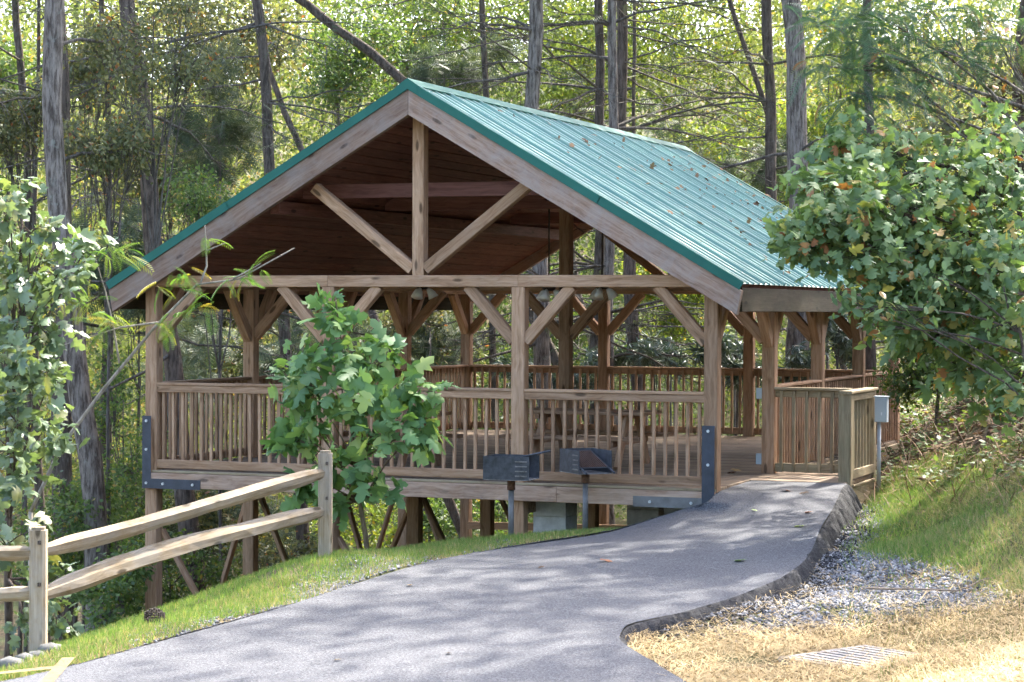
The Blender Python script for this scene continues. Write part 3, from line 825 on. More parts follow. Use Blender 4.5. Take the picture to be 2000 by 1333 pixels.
fan(825, 563, 2.27, 'ceiling fan with pale glass shades above the sapling')
fan(1072, 566, 2.24, 'ceiling fan half hidden by the brace right of the middle front post')
fan(1176, 563, 2.265, 'ceiling fan with pale glass shades left of the front right post')

# picnic tables
def picnic_table(x0, y0, L, label, rz=0):
    t = thing('picnic_table', label, 'picnic table', (x0 + L / 2, y0, 0), 'picnic tables on the deck')
    for k in range(5):
        yy = y0 - .30 + k * .15
        beam('top_plank', (x0, yy, .68), (x0 + L, yy, .68), .142, .045, W, t)
    for s in (-1, 1):
        for k in range(2):
            yy = y0 + s * (.62 + .07 * (2 * k - 1))
            beam('seat_plank', (x0 - .05, yy, .38), (x0 + L + .05, yy, .38), .135, .045, W, t)
    for xe in (x0 + .32, x0 + L - .32):
        beam('seat_bearer', (xe, y0 - .72, .33), (xe, y0 + .72, .33), .05, .10, W, t)
        beam('top_bearer', (xe, y0 - .36, .63), (xe, y0 + .36, .63), .05, .07, W, t)
        for s in (-1, 1):
            beam('leg', (xe + .045, y0 + s * .62, .0), (xe + .045, y0 + s * .20, .66), .05, .14, W, t, up=(1, 0, 0) if False else (0, 0, 1))
picnic_table(1.25, 1.45, 1.95, 'timber picnic table at the left behind the sapling')
picnic_table(3.75, 2.9, 1.75, 'timber picnic table behind the middle front post')

# small grey sockets on the second right-hand post
def socket(z, label):
    m = MB(); m.box((X3 - PW / 2 - .04, B - .02, z), (.07, .06, .13)); o = m.build('socket_box', M['box'])
    tag(o, label, 'socket box')
socket(.17, 'small grey socket box low on the entrance post')
socket(.97, 'small grey socket box at rail height on the entrance post')

# ------------------------------------------------------------------ electrical box on a conduit
p = at_d(1722, 800, 26.4)
gb = gz(p.x, p.y)
e = thing('electrical_box', 'grey electrical box on a conduit beside the landing railing', 'electrical box', (p.x, p.y, gb))
m = MB(); m.box((p.x, p.y, p.z), (.145, .11, .30)); m.build('box_body', M['box'], e)
m = MB(); m.box((p.x, p.y, p.z + .152), (.165, .135, .012)); m.box((p.x, p.y - .058, p.z + .0), (.135, .006, .28)); m.build('box_cover', M['box'], e)
m = MB(); m.box((p.x + .01, p.y - .066, p.z - .05), (.012, .012, .035)); m.build('latch', M['bolt'], e)
m = MB(); m.tube([(p.x - .03, p.y, p.z - .15), (p.x - .03, p.y, gb - .1)], .024, 10); m.build('conduit', M['conduit'], e, True)

# ------------------------------------------------------------------ park grills
def grill(px, py, z, rot, label, open_front):
    q = at_z(px, py, z); gx0, gy0 = q.x, q.y
    g0 = gz(gx0, gy0)
    t = thing('park_grill', label, 'grill', (gx0, gy0, g0), 'pedestal grills beside the path')
    R3 = Matrix.Rotation(rot, 3, 'Z')
    def L(x, y, zz): return Vector((gx0, gy0, zz)) + R3 @ Vector((x, y, 0))
    zb = .165 if open_front else .13        # underside of the fire box
    Wd, Dp, H = .52, .40, .25
    m = MB(); m.tube([L(0, 0, g0 - .15), L(0, 0, zb - .10)], .032, 12); m.build('pedestal', M['pipe'], t, True)
    m = MB(); m.tube([L(0, 0, zb - .115), L(0, 0, zb - .004)], .046, 12); m.build('swivel_collar', M['rust'], t, True)
    # fire box: floor, back, two sides, one end open towards the cook
    m = MB(); m.box(L(0, 0, zb + .004), (Wd, Dp, .008), R3); m.build('firebox_floor', M['ash'], t)
    m = MB(); m.box(L(-Wd / 2 + .004, 0, zb + .008 + H / 2), (.008, Dp - .02, H), R3); m.build('firebox_back', M['grill'], t)
    for s in (-1, 1):
        m = MB(); m.box(L(.0, s * (Dp / 2 - .004), zb + .008 + H / 2), (Wd, .008, H), R3)
        sp = m.build('firebox_side', M['grill'], t)
        for k in range(4):                 # slots that hold the grate
            m = MB(); m.box(L(Wd / 2 - .09, s * (Dp / 2 + .004), zb + .05 + k * .052), (.13, .012, .012), R3); m.build('grate_slot', M['ash'], sp)
    # cooking grate: bars in a frame, two coil handles, tilted
    gm = MB()
    zg = zb + H - (.02 if not open_front else .02)
    tl = -.0
    def G(x, y): 
        zz = zg - (x + .23) * .34 if open_front else zg - .03 + (x + .1) * .22
        return L(x, y, zz)
    fr = MB()
    for s in (-1, 1): fr.tube([G(-Wd / 2 + .03, s * .17), G(Wd / 2 + .02, s * .17)], .008, 6)
    for xx in (-Wd / 2 + .03, Wd / 2 - .02): fr.tube([G(xx, -.17), G(xx, .17)], .008, 6)
    gr = fr.build('cooking_grate', M['grill'], t)
    for k in range(13):
        y = -.155 + k * .31 / 12
        m = MB(); m.tube([G(-Wd / 2 + .03, y), G(Wd / 2 - .02, y)], .0058, 5); m.build('grate_bar', M['rust'], gr)
    for s in (-1, 1):
        m = MB(); m.tube([G(Wd / 2 - .02, s * .17), G(Wd / 2 + .06, s * .17), G(Wd / 2 + .13, s * .17)], [.009, .014, .014], 6); m.build('grate_handle', M['grill'], gr)
    return t
grill(998, 1060, -.56, math.radians(4), 'left park grill seen from its closed side on a steel pedestal', False)
grill(1143, 1040, -.50, math.radians(-46), 'right park grill with its open side and rusty grate towards the path', True)

# ------------------------------------------------------------------ split rail fence
fp = [at_d(-300, 1292, 17.6), at_d(75, 1280, 17.8), at_d(635, 1088, 21.5)]
hts = [.98, 1.03, 1.03]
fence = thing('split_rail_fence', 'two-rail split wooden fence running down beside the path at left', 'fence', (fp[1].x, fp[1].y, fp[1].z))
def ragged(A, Bp, r0, name, seed, flat=1.0, bend=.02):
    rr = random.Random(seed)
    A = Vector(A); Bp = Vector(Bp); d = Bp - A; L = d.length; ax = d.normalized()
    y = Vector((0, 0, 1)).cross(ax).normalized(); z = ax.cross(y)
    n, k = 26, 7
    R3 = Matrix((ax, y, z)); c = (A + Bp) / 2
    V, Fc = [], []
    base = [rr.uniform(.82, 1.18) for _ in range(k)]
    for i in range(n + 1):
        t = i / n
        taper = min(1.0, .62 + 4.2 * min(t, 1 - t))
        off = Vector((0, math.sin(t * 9 + seed) * bend * .4, math.sin(t * 5 + seed * 2) * bend))
        for j in range(k):
            a = 2 * math.pi * j / k + .2 * math.sin(t * 3)
            base[j] += rr.uniform(-.085, .085); base[j] = min(1.22, max(.78, base[j]))
            V.append(Vector(((t - .5) * L, math.cos(a) * r0 * base[j] * taper * .8, math.sin(a) * r0 * base[j] * taper * flat)) + off)
    for i in range(n):
        for j in range(k):
            Fc.append((i * k + j, i * k + (j + 1) % k, (i + 1) * k + (j + 1) % k, (i + 1) * k + j))
    Fc += [tuple(range(k - 1, -1, -1)), tuple(n * k + j for j in range(k))]
    return link(name, mesh_from(name, V, Fc, M['fence']), fence, Matrix.Translation(c) @ R3.transposed().to_4x4())
for i, (q, h) in enumerate(zip(fp, hts)):
    m = MB()
    V, Fc = cbox(h + .3, .135, .135, .02)
    prof_z = []
    o = beam('fence_post', (q.x, q.y, q.z - .3), (q.x, q.y, q.z + h - .025), .132, .132, M['fence'], fence, up=(.36, -.93, 0), ch=.022)
    beam('post_cap', (q.x, q.y, q.z + h - .0255), (q.x, q.y, q.z + h), .104, .104, M['fence'], o, up=(.36, -.93, 0), ch=.02)
    for z_ in (.845, .51):
        m = MB(); m.box((q.x + .045, q.y - .058, q.z + z_ + .065), (.02, .02, .03)); m.build('mortise', M['bark_dark'], o)
d01 = (fp[1] - fp[0]).normalized(); d12 = (fp[2] - fp[1]).normalized()
ragged(fp[0] + Vector((0, 0, .84)), fp[1] + Vector((0, 0, .835)) + d01 * .02, .062, 'rail', 3, .95, .012)
ragged(fp[0] + Vector((0, 0, .50)), fp[1] + Vector((0, 0, .50)) + d01 * .02, .062, 'rail', 4, .95, .012)
ragged(fp[1] + Vector((0, 0, .845)) + d12 * .04, fp[2] + Vector((0, 0, .80)), .066, 'rail', 5, 1.0, .02)
ragged(fp[1] + Vector((0, 0, .50)) + d12 * .04, fp[2] + Vector((0, 0, .475)), .072, 'rail', 6, 1.1, .035)

# ------------------------------------------------------------------ drain grate
ga = _ga
gu = Vector((.62, -.34, 0)).normalized(); gv = Vector((.34, .62, 0)).normalized()
gl, gw = .72, .88
gzv = float(ground_raw(ga.x + .45, ga.y + .2)) + .01
dr = thing('drain_grate', 'pale metal drain grate set in straw at lower right', 'drain grate', (ga.x, ga.y, gzv))
R3 = Matrix((gu, gv, Vector((0, 0, 1)))).transposed()
def GP(a, b_, dz=0): return Vector((ga.x, ga.y, gzv + dz)) + gu * a + gv * b_
m = MB()
m.box(GP(gl / 2, 0), (gl + .06, .05, .05), R3); m.box(GP(gl / 2, gw), (gl + .06, .05, .05), R3)
m.box(GP(-.005, gw / 2), (.05, gw - .06, .049), R3); m.box(GP(gl + .005, gw / 2), (.05, gw - .06, .049), R3)
m.build('frame', M['grate'], dr)
for k in range(9):
    m = MB(); m.box(GP(gl / 2, .075 + k * (gw - .15) / 8, .0), (gl - .05, .042, .05), R3); m.build('slat', M['grate'], dr)
m = MB(); m.box(GP(gl / 2, gw / 2, -.12), (gl, gw, .02), R3); m.build('sump', M['bark_dark'], dr)

# ------------------------------------------------------------------ car park paint
def paint(pts, w, name='parking_line'):
    A = at_z(*pts[0], -.70); Bq = at_z(*pts[1], -.70)
    d = (Bq - A).normalized(); s = Vector((-d.y, d.x, 0)) * (w / 2)
    V, Fc = [], []
    n = 14
    for i in range(n + 1):
        q = A.lerp(Bq, i / n)
        for e_ in (-1, 1):
            v = q + s * e_; V.append((v.x, v.y, path_z(v.x, v.y) + .006))
    Fc = [(2 * i, 2 * i + 1, 2 * i + 3, 2 * i + 2) for i in range(n)]
    o = link(name, mesh_from(name, V, Fc, M['paint']), path)
paint([(-250, 1331), (120, 1314)], .10)
paint([(134, 1300), (60, 1365)], .10)
# ------------------------------------------------------------------ leaves and plants
def fan_tris(n): return [(0, i, i + 1) for i in range(1, n)] + [(0, n, 1)]
def tmpl_maple(droop=.22, fold=.22):
    half = [(.0, .0), (-.04, .20), (.12, .46), (.24, .26), (.55, .54), (.58, .24), (.80, .26)]
    out = half + [(1.0, 0)] + [(x, -y) for x, y in half[:0:-1]]
    pts = [(.38, 0)] + out
    V = np.array([(x, y, -fold * abs(y) - droop * x * x + .03 * math.sin(x * 9 + y * 13)) for x, y in pts])
    return V, np.array(fan_tris(len(out)))
def tmpl_oval(droop=.25, fold=.25):
    out = [(0, 0), (.18, .17), (.45, .25), (.75, .16), (1, 0), (.75, -.16), (.45, -.25), (.18, -.17)]
    pts = [(.45, 0)] + out
    V = np.array([(x, y, -fold * abs(y) - droop * x * x) for x, y in pts])
    return V, np.array(fan_tris(len(out)))
def tmpl_diamond(w=.30, fold=.3):
    V = np.array([(0, 0, 0), (.45, w, -fold * w), (1, 0, -.12), (.45, -w, -fold * w)])
    return V, np.array([(0, 1, 2), (0, 2, 3)])
def tmpl_spray(n=7):
    V = [(0, -.008, 0), (0, .008, 0), (1, 0, -.18)]; T = [(0, 1, 2)]
    for k in range(n):
        t = .06 + .86 * k / n
        for s in (-1, 1):
            L = .34 * (1 - t) + .09
            b = len(V); z = -.18 * t * t
            V += [(t, 0, z), (t + .05, 0, z), (t + L * .75, s * L, z - .07)]
            V[b] = (t - .012, 0, z); V[b + 1] = (t + .06, s * .02, z)
            T.append((b, b + 1, b + 2) if s > 0 else (b, b + 2, b + 1))
    return np.array(V), np.array(T)
def tmpl_pinnate(n=9, dr=.45):
    V = [(0, -.006, 0), (0, .006, 0), (1, 0, -dr)]; T = [(0, 1, 2)]
    for k in range(n):
        t = .12 + .85 * k / n
        for s in (-1, 1):
            L = .25 * math.sin(math.pi * (.25 + .6 * k / n)); z = -dr * t * t; b = len(V)
            V += [(t, 0, z), (t + L * .25, s * L * .45, z - .015), (t + L * .42, s * L, z - .10), (t + L * .18 - .006, s * L * .55, z - .03)]
            T += [(b, b + 1, b + 2), (b, b + 2, b + 3)] if s < 0 else [(b, b + 2, b + 1), (b, b + 3, b + 2)]
    return np.array(V), np.array(T)
def tmpl_whorl(n=8):
    V, T = [], []
    for k in range(n):
        a = 2 * math.pi * k / n + .2 * (k % 3); ca, sa = math.cos(a), math.sin(a); dz = -.55 - .2 * (k % 2); b = len(V)
        for (x, y, z) in ((.04, 0, 0), (.5, .10, .35 * dz + .03), (1, 0, dz), (.5, -.10, .35 * dz + .03)):
            V.append((x * ca - y * sa, x * sa + y * ca, z))
        T += [(b, b + 2, b + 1), (b, b + 3, b + 2)]
    return np.array(V), np.array(T)
def tmpl_blade():
    return np.array([(-.5, 0, 0), (.5, 0, 0), (0, .0, 1)]), np.array([(0, 1, 2)])
def twist(tm, sx, cu):
    V = tm[0].copy(); V[:, 1] *= sx; V[:, 2] += cu * V[:, 1] * V[:, 0]; return V, tm[1]
T_MAPLE = [tmpl_maple(.22, .22), twist(tmpl_maple(.42, .1), .85, .3), twist(tmpl_maple(.1, .42), 1.1, -.25), twist(tmpl_maple(.55, .5), .8, .15), twist(tmpl_maple(.05, -.2), .95, .4)]
T_OVAL = [tmpl_oval(), tmpl_oval(.4, .1)]
T_DIA, T_SPRAY, T_PIN, T_WHORL = tmpl_diamond(), tmpl_spray(), tmpl_pinnate(13, .4), tmpl_whorl()

def unit(a): return a / (np.linalg.norm(a, axis=-1, keepdims=True) + 1e-9)
def frames(d, n):
    d = unit(d); b = unit(np.cross(n, d)); return d, b, np.cross(d, b)
def scatter(tm, P, d, n, size, rnd):
    Vt, Tt = tm
    a, b, c = frames(d, n)
    size = np.broadcast_to(np.asarray(size, float), (len(P),))
    V = P[:, None, :] + size[:, None, None] * (Vt[None, :, 0:1] * a[:, None] + Vt[None, :, 1:2] * b[:, None] + Vt[None, :, 2:3] * c[:, None])
    T = Tt[None] + (np.arange(len(P)) * len(Vt))[:, None, None]
    return V.reshape(-1, 3), T.reshape(-1, 3), np.repeat(rnd, len(Vt))
def join(parts):
    Vs, Ts, Rs = [], [], []; k = 0
    for V, T, R_ in parts:
        Vs.append(V); Ts.append(T + k); Rs.append(R_); k += len(V)
    return np.concatenate(Vs), np.concatenate(Ts), np.concatenate(Rs)
NR, NU, NF = np.array(_r), np.array(_u), np.array(_f)
def rand_ball(n, shell=.55):
    v = unit(rng.normal(size=(n, 3))); return v * (rng.random((n, 1)) ** shell)
def curve(A, Bp, sag, n=7, wob=.0):
    A = Vector(A); Bp = Vector(Bp); mid = (A + Bp) / 2 + Vector((0, 0, sag))
    pts = []
    for i in range(n):
        t = i / (n - 1)
        q = A * (1 - t) ** 2 + mid * (2 * t * (1 - t)) + Bp * t * t
        if 0 < i < n - 1 and wob: q += Vector((random.uniform(-wob, wob), random.uniform(-wob, wob), random.uniform(-wob, wob)))
        pts.append(q)
    return pts

def plant(name, label, cat, base, top, blobs, tms, size, mat, bark_m, stem_r=.03, single=None, nsingle=0, group=None, leaf_name='leaf', cluster=7, up=.8, out=.5, jit=.45, down=.3, limb_from=(.25, .8), crown_name='foliage', twig_r=.004):
    """stem, limbs to each clump, twigs in each clump, leaves round each twig"""
    base = Vector(base); top = Vector(top)
    root = thing(name, label, cat, base, group)
    st = MB()
    tp = curve(base - Vector((0, 0, .15)), top, 0, 9, stem_r * .8)
    st.tube(tp, [stem_r * (1.15 - .9 * i / 8) for i in range(9)], 8)
    stem = st.build('stem', bark_m, root, True)
    lb = MB(); parts_P, parts_O = [], []
    for (c, r, n) in blobs:
        c = Vector(c)
        k = random.uniform(*limb_from)
        src = tp[min(8, max(1, int(8 * k)))]
        if src.z > c.z + .1: src = tp[max(1, int(8 * limb_from[0]))]
        lp = curve(src, c, (c - src).length * .12, 6, .02 * (c - src).length)
        lb.tube(lp, [max(twig_r * 1.5, stem_r * .42 * (1 - .75 * i / 5)) for i in range(6)], 5, False)
        nt_ = max(3, n // cluster)
        b3 = rand_ball(nt_)
        off = b3[:, 0:1] * r[0] * NR + b3[:, 1:2] * r[1] * NU + b3[:, 2:3] * r[2] * NF
        tips = np.array(c) + off
        for t_, o_ in zip(tips, off):
            s_ = lp[random.choice((3, 4, 5))]
            lb.tube(curve(s_, Vector(t_), .04, 4), [twig_r * 1.6, twig_r * 1.3, twig_r, twig_r * .6], 4, False)
        m_ = -(-n // nt_)
        P = np.repeat(tips, m_, 0)[:n]; O = np.repeat(off, m_, 0)[:n]
        P = P + rng.normal(size=P.shape) * (.16 * r[0] + .03)
        parts_P.append(P); parts_O.append(O)
    lb.build('branchwork', bark_m, stem, True)['kind'] = 'stuff'
    P = np.concatenate(parts_P); O = unit(np.concatenate(parts_O))
    n = len(P)
    N = np.array([0, 0, 1.0]) * up + O * out - NF * .25 + rng.normal(size=P.shape) * jit
    D = O * .8 + rng.normal(size=P.shape) * .7; D[:, 2] -= down
    sz = size * rng.uniform(.50, 1.18, n)
    rv = np.clip(rng.normal(.5, .24, n), 0, 1)
    order = np.argsort((P - np.array(CAM)) @ NF)         # nearest to the camera first
    if single and nsingle:
        idx = order[:nsingle]
        meshes = []
        for tm in tms:
            me = mesh_tris(leaf_name, tm[0], tm[1], single); meshes.append(me)
        a, b_, c_ = frames(D[idx], N[idx])
        for j, i in enumerate(idx):
            s_ = sz[i]
            mw = Matrix(((a[j, 0] * s_, b_[j, 0] * s_, c_[j, 0] * s_, P[i, 0]), (a[j, 1] * s_, b_[j, 1] * s_, c_[j, 1] * s_, P[i, 1]), (a[j, 2] * s_, b_[j, 2] * s_, c_[j, 2] * s_, P[i, 2]), (0, 0, 0, 1)))
            link(leaf_name, meshes[j % len(meshes)], root, mw)
        rest = order[nsingle:]
    else:
        rest = order
    if len(rest):
        sp = [scatter(tm, P[rest[k::len(tms)]], D[rest[k::len(tms)]], N[rest[k::len(tms)]], sz[rest[k::len(tms)]], rv[rest[k::len(tms)]]) for k, tm in enumerate(tms)]
        fo = link(crown_name, mesh_tris(crown_name, *(lambda V, T, R_: (V - np.array(base), T, mat, R_))(*join(sp))), root, Matrix.Translation(base))
        fo['kind'] = 'stuff'
    return root
def blob(px, py, D, rx, ry, rd, n):
    k = D / F_PX
    return (at_d(px, py, D), (rx * k, ry * k, rd), n)
def on_ground(px, py, D):
    p = at_d(px, py, D); return Vector((p.x, p.y, gz(p.x, p.y)))

# sapling in front of the railing
b0 = on_ground(722, 1070, 23.0)
bl = [blob(650, 610, 23.2, 42, 34, .25, 34), blob(640, 680, 23.1, 80, 42, .35, 70), blob(745, 690, 23.2, 65, 40, .3, 42), blob(600, 745, 23, 62, 34, .35, 42), blob(690, 760, 22.8, 90, 42, .4, 70),
      blob(790, 775, 23, 75, 40, .35, 48), blob(615, 835, 23, 62, 38, .35, 40), blob(720, 845, 22.8, 95, 45, .4, 66), blob(800, 850, 23, 45, 40, .3, 26), blob(610, 900, 23, 58, 36, .35, 34), blob(700, 920, 22.9, 85, 40, .4, 48),
      blob(660, 985, 23, 70, 32, .3, 26), blob(760, 960, 22.9, 42, 40, .25, 16), blob(845, 765, 22.9, 34, 14, .12, 7), blob(553, 725, 23, 22, 16, .15, 8), blob(560, 790, 23, 20, 14, .15, 5), blob(572, 862, 23, 34, 46, .25, 24), blob(575, 750, 23, 34, 24, .25, 20), blob(585, 935, 23, 40, 28, .25, 20), blob(840, 820, 22.9, 26, 22, .15, 9)]
plant('maple_sapling', 'young green maple sapling growing between the fence end and the railing', 'tree', b0, at_d(655, 580, 23.1), bl, T_MAPLE, .205, M['leaf_sapling'], M['stem'], .026, M['leaf_sapling_o'], 300, cluster=6, up=.75, out=.4, jit=.5, down=.35)
m = MB(); p0 = on_ground(708, 1065, 23.6); m.tube(curve(p0, at_d(655, 900, 23.3), .0, 6, .02), .012, 6)

# broad-leaved tree on the right bank
b1 = on_ground(2090, 900, 23.0)
bl = [blob(1572, 440, 22, 75, 42, .4, 130), blob(1660, 400, 22, 100, 60, .6, 190), blob(1760, 400, 22.5, 120, 80, .8, 240), blob(1880, 350, 23, 140, 100, 1.0, 260), blob(1990, 330, 23, 110, 140, 1.0, 210), blob(1560, 490, 21.8, 50, 26, .3, 50),
      blob(1680, 490, 22, 110, 55, .6, 180), blob(1800, 490, 22.3, 120, 80, .8, 240), blob(1930, 490, 22, 120, 110, .9, 240), blob(1735, 575, 22, 75, 38, .5, 100), blob(1850, 600, 22.3, 100, 70, .7, 190), blob(1970, 620, 22, 90, 90, .8, 170),
      blob(1800, 660, 22.3, 60, 40, .5, 80), blob(1900, 720, 22.6, 90, 50, .6, 130), blob(1995, 740, 21.6, 60, 60, .5, 80), blob(1640, 290, 23.2, 60, 50, .6, 90), blob(1730, 300, 23.4, 90, 60, .8, 140), blob(1600, 350, 22.8, 50, 30, .4, 55), blob(1930, 800, 22.4, 60, 24, .4, 34)]
plant('maple_tree', 'broad-leaved maple on the right bank hanging over the roof edge', 'tree', b1, at_d(2010, 150, 23.2), [(c, r, int(n * 1.75)) for c, r, n in bl], T_MAPLE, .138, M['leaf_right'], M['bark_brown'], .085, M['leaf_right_o'], 300, cluster=8, up=.75, out=.45, jit=.52, down=.4)
bl = [blob(1640, 575, 21.4, 45, 26, .3, 46), blob(1700, 605, 21.4, 55, 28, .3, 60), blob(1745, 640, 21.5, 40, 26, .3, 34), blob(1790, 625, 21.5, 45, 34, .3, 46), blob(1830, 545, 21.5, 60, 34, .3, 46)]
plant('oval_leaved_bush', 'oval-leaved bush whose tips hang below the right eave', 'bush', on_ground(2070, 960, 21.4), at_d(1960, 560, 21.4), bl, T_OVAL, .125, M['leaf_right'], M['bark_brown'], .03, M['leaf_right_o'], 230, cluster=8, up=.6, out=.45, down=.5)
# feathery tree above it
bl = [blob(1640, 60, 23.5, 60, 50, .5, 46), blob(1730, 105, 23.5, 90, 50, .7, 80), blob(1840, 100, 23.8, 80, 45, .7, 60), blob(1700, 20, 23.8, 90, 40, .7, 60), blob(1660, 180, 23.6, 60, 34, .5, 44), blob(1930, 40, 24, 90, 50, .8, 60), blob(1820, 20, 24, 80, 40, .8, 50), blob(1610, 130, 23.6, 40, 30, .4, 22), blob(1780, 190, 23.6, 60, 30, .5, 36)]
plant('feathery_tree', 'bluish feathery-leaved tree at the top right above the maple', 'tree', on_ground(2160, 900, 24.5), at_d(1990, -60, 24.2), bl, [T_PIN], .36, M['mimosa_blue'], M['bark_grey'], .06, cluster=5, up=.8, out=.3, jit=.3, down=.35)
bl = [blob(1960, 190, 25, 100, 90, .8, 330), blob(1840, 250, 25.3, 90, 60, .8, 240), blob(2000, 90, 25, 80, 80, .8, 240), blob(1900, 130, 25.5, 80, 50, .7, 180), blob(1990, 420, 24.6, 60, 90, .6, 200), blob(1760, 270, 25.4, 60, 40, .6, 120)]
plant('autumn_tree', 'small-leaved tree turning yellow and orange at the top right corner', 'tree', on_ground(2220, 840, 26), at_d(2010, -80, 25.5), bl, T_OVAL, .115, M['leaf_olive'], M['bark_brown'], .07, cluster=9)
# bush on the left bank
b2 = on_ground(10, 1250, 20.5)
bl = [blob(35, 385, 19.6, 50, 34, .4, 44), blob(60, 455, 19.6, 80, 40, .5, 90), blob(25, 540, 19.6, 70, 50, .6, 90), blob(110, 540, 20, 65, 46, .5, 80), blob(60, 630, 19.8, 85, 55, .6, 120), blob(10, 720, 19.4, 60, 60, .6, 90), blob(95, 730, 20, 60, 50, .6, 80), blob(35, 830, 19.4, 70, 60, .6, 110),
      blob(110, 850, 20.2, 45, 40, .4, 46), blob(25, 940, 19.6, 55, 60, .5, 80), blob(20, 1060, 19.6, 55, 60, .5, 70), blob(110, 1150, 20, 45, 60, .4, 60), blob(130, 1215, 19.8, 45, 30, .4, 40), blob(45, 1200, 19.6, 40, 40, .4, 46), blob(175, 480, 20.4, 40, 24, .3, 26)]
plant('broadleaf_bush', 'pale broad-leaved bush filling the left edge behind the fence', 'bush', b2, at_d(45, 380, 19.8), [(c, r, int(n * 1.0)) for c, r, n in bl], T_MAPLE, .142, M['leaf_left'], M['bark_brown'], .04, M['leaf_left_o'], 300, cluster=8, up=.85, out=.35, jit=.5, down=.3)

# the pale bare branch with feathery yellow-green leaves in front of the left gable
DS = 21.0
sr = thing('feathery_sapling', 'leaning pale stem with feathery yellow-green leaves before the left roof end', 'sapling', on_ground(60, 1000, DS))
def px_tube(pts, r0, r1, D=DS):
    P = [at_d(x, y, D + dz) for x, y, dz in pts]
    Q = []
    for i in range(len(P) - 1):
        for t in (0, .33, .66): Q.append(P[i].lerp(P[i + 1], t))
    Q.append(P[-1])
    m = MB(); n = len(Q)
    m.tube(Q, [r0 + (r1 - r0) * i / (n - 1) for i in range(n)], 6)
    return m, Q
bsd = sr.location
low = CAM + (Vector(bsd) - CAM)
m, Q0 = px_tube([(60, 1000, 0), (120, 872, 0), (205, 757, .05), (300, 642, .1), (385, 556, .1), (465, 546, .05), (575, 485, 0)], .022, .006)
m.tube([Vector((bsd.x, bsd.y, bsd.z - .1)), at_d(60, 1000, DS)], [.028, .022], 6)
st_ = m.build('stem', M['twig_pale'], sr, True)
for pts in ([(233, 710, 0), (222, 640, .05), (206, 570, .05), (186, 505, 0)], [(392, 552, 0), (404, 520, .05), (402, 470, 0), (400, 440, 0)], [(310, 630, 0), (235, 640, -.1), (170, 660, -.1), (118, 676, 0)], [(404, 490, 0), (440, 475, .05)], [(0, 561, .2), (70, 545, .2), (150, 500, .1)], [(455, 546, 0), (510, 515, 0)]):
    m, Q = px_tube(pts, .011, .004); m.build('branch', M['twig_pale'], sr, True)
PP = []
for (px, py, rx, ry, n) in ((195, 490, 45, 18, 15), (235, 495, 22, 20, 7), (155, 570, 40, 30, 12), (215, 620, 35, 25, 12), (330, 560, 28, 14, 6), (350, 530, 22, 14, 6), (460, 540, 30, 10, 5), (385, 600, 36, 16, 9), (500, 520, 14, 8, 3), (485, 540, 14, 10, 4), (320, 625, 26, 14, 7), (415, 460, 18, 8, 3)):
    for _ in range(n): PP.append(at_d(px + random.uniform(-rx, rx), py + random.uniform(-ry, ry), DS + random.uniform(-.15, .15)))
P = np.array([tuple(p) for p in PP]); n = len(P)
D_ = rng.normal(size=P.shape) * .5 + NR * rng.choice([-.6, .7], (n, 1)); D_[:, 2] -= .25
N_ = np.array([0, 0, 1.0]) + rng.normal(size=P.shape) * .3 - NF * .3
me_pin = mesh_tris('feathery_leaf', T_PIN[0], T_PIN[1], leaf_mat('feathery_leaf_single', [(0, (0.09, 0.19, 0.045)), (0.6, (0.20, 0.30, 0.06)), (1, (0.42, 0.32, 0.06))], .4, .5, objrand=True))
a, b_, c_ = frames(D_, N_)
for i in range(n):
    s_ = random.uniform(.17, .30)
    link('feathery_leaf', me_pin, sr, Matrix(((a[i, 0] * s_, b_[i, 0] * s_, c_[i, 0] * s_, P[i, 0]), (a[i, 1] * s_, b_[i, 1] * s_, c_[i, 1] * s_, P[i, 1]), (a[i, 2] * s_, b_[i, 2] * s_, c_[i, 2] * s_, P[i, 2]), (0, 0, 0, 1))))

# ------------------------------------------------------------------ tall trees
def canopy_mesh(seed, n, R_, H, mat, size=.24):
    r = np.random.default_rng(seed)
    nc = 46
    C = unit(r.normal(size=(nc, 3))) * (r.random((nc, 1)) ** .45) * np.array([R_, R_, H])
    P = C[r.integers(0, nc, n)] + r.normal(size=(n, 3)) * np.array([.55, .55, .35])
    N = np.array([0, 0, 1.0]) + r.normal(size=(n, 3)) * .6; D = r.normal(size=(n, 3)); D[:, 2] -= .3
    V, T, R2 = scatter(T_DIA, P, D, N, size * r.uniform(.7, 1.3, n), np.clip(r.normal(.5, .24, n), 0, 1))
    return mesh_tris('crown', V, T, mat, R2)
CAN = [canopy_mesh(1, 5600, 4.4, 3.8, M['leaf_yellowgreen']), canopy_mesh(2, 5600, 4.8, 4.0, M['leaf_green']), canopy_mesh(3, 4600, 3.8, 4.2, M['leaf_olive']), canopy_mesh(4, 2600, 4.4, 3.6, M['leaf_green'])]
def hemlock_sprays(P, rnd_bias=.0, size=.42):
    n = len(P)
    N = np.array([0, 0, 1.0]) + rng.normal(size=(n, 3)) * .35
    D = rng.normal(size=(n, 3)); D[:, 2] = -.25 + .2 * D[:, 2]
    return scatter(T_SPRAY, P, D, N, size * rng.uniform(.6, 1.3, n), np.clip(rng.normal(.5 + rnd_bias, .25, n), 0, 1))
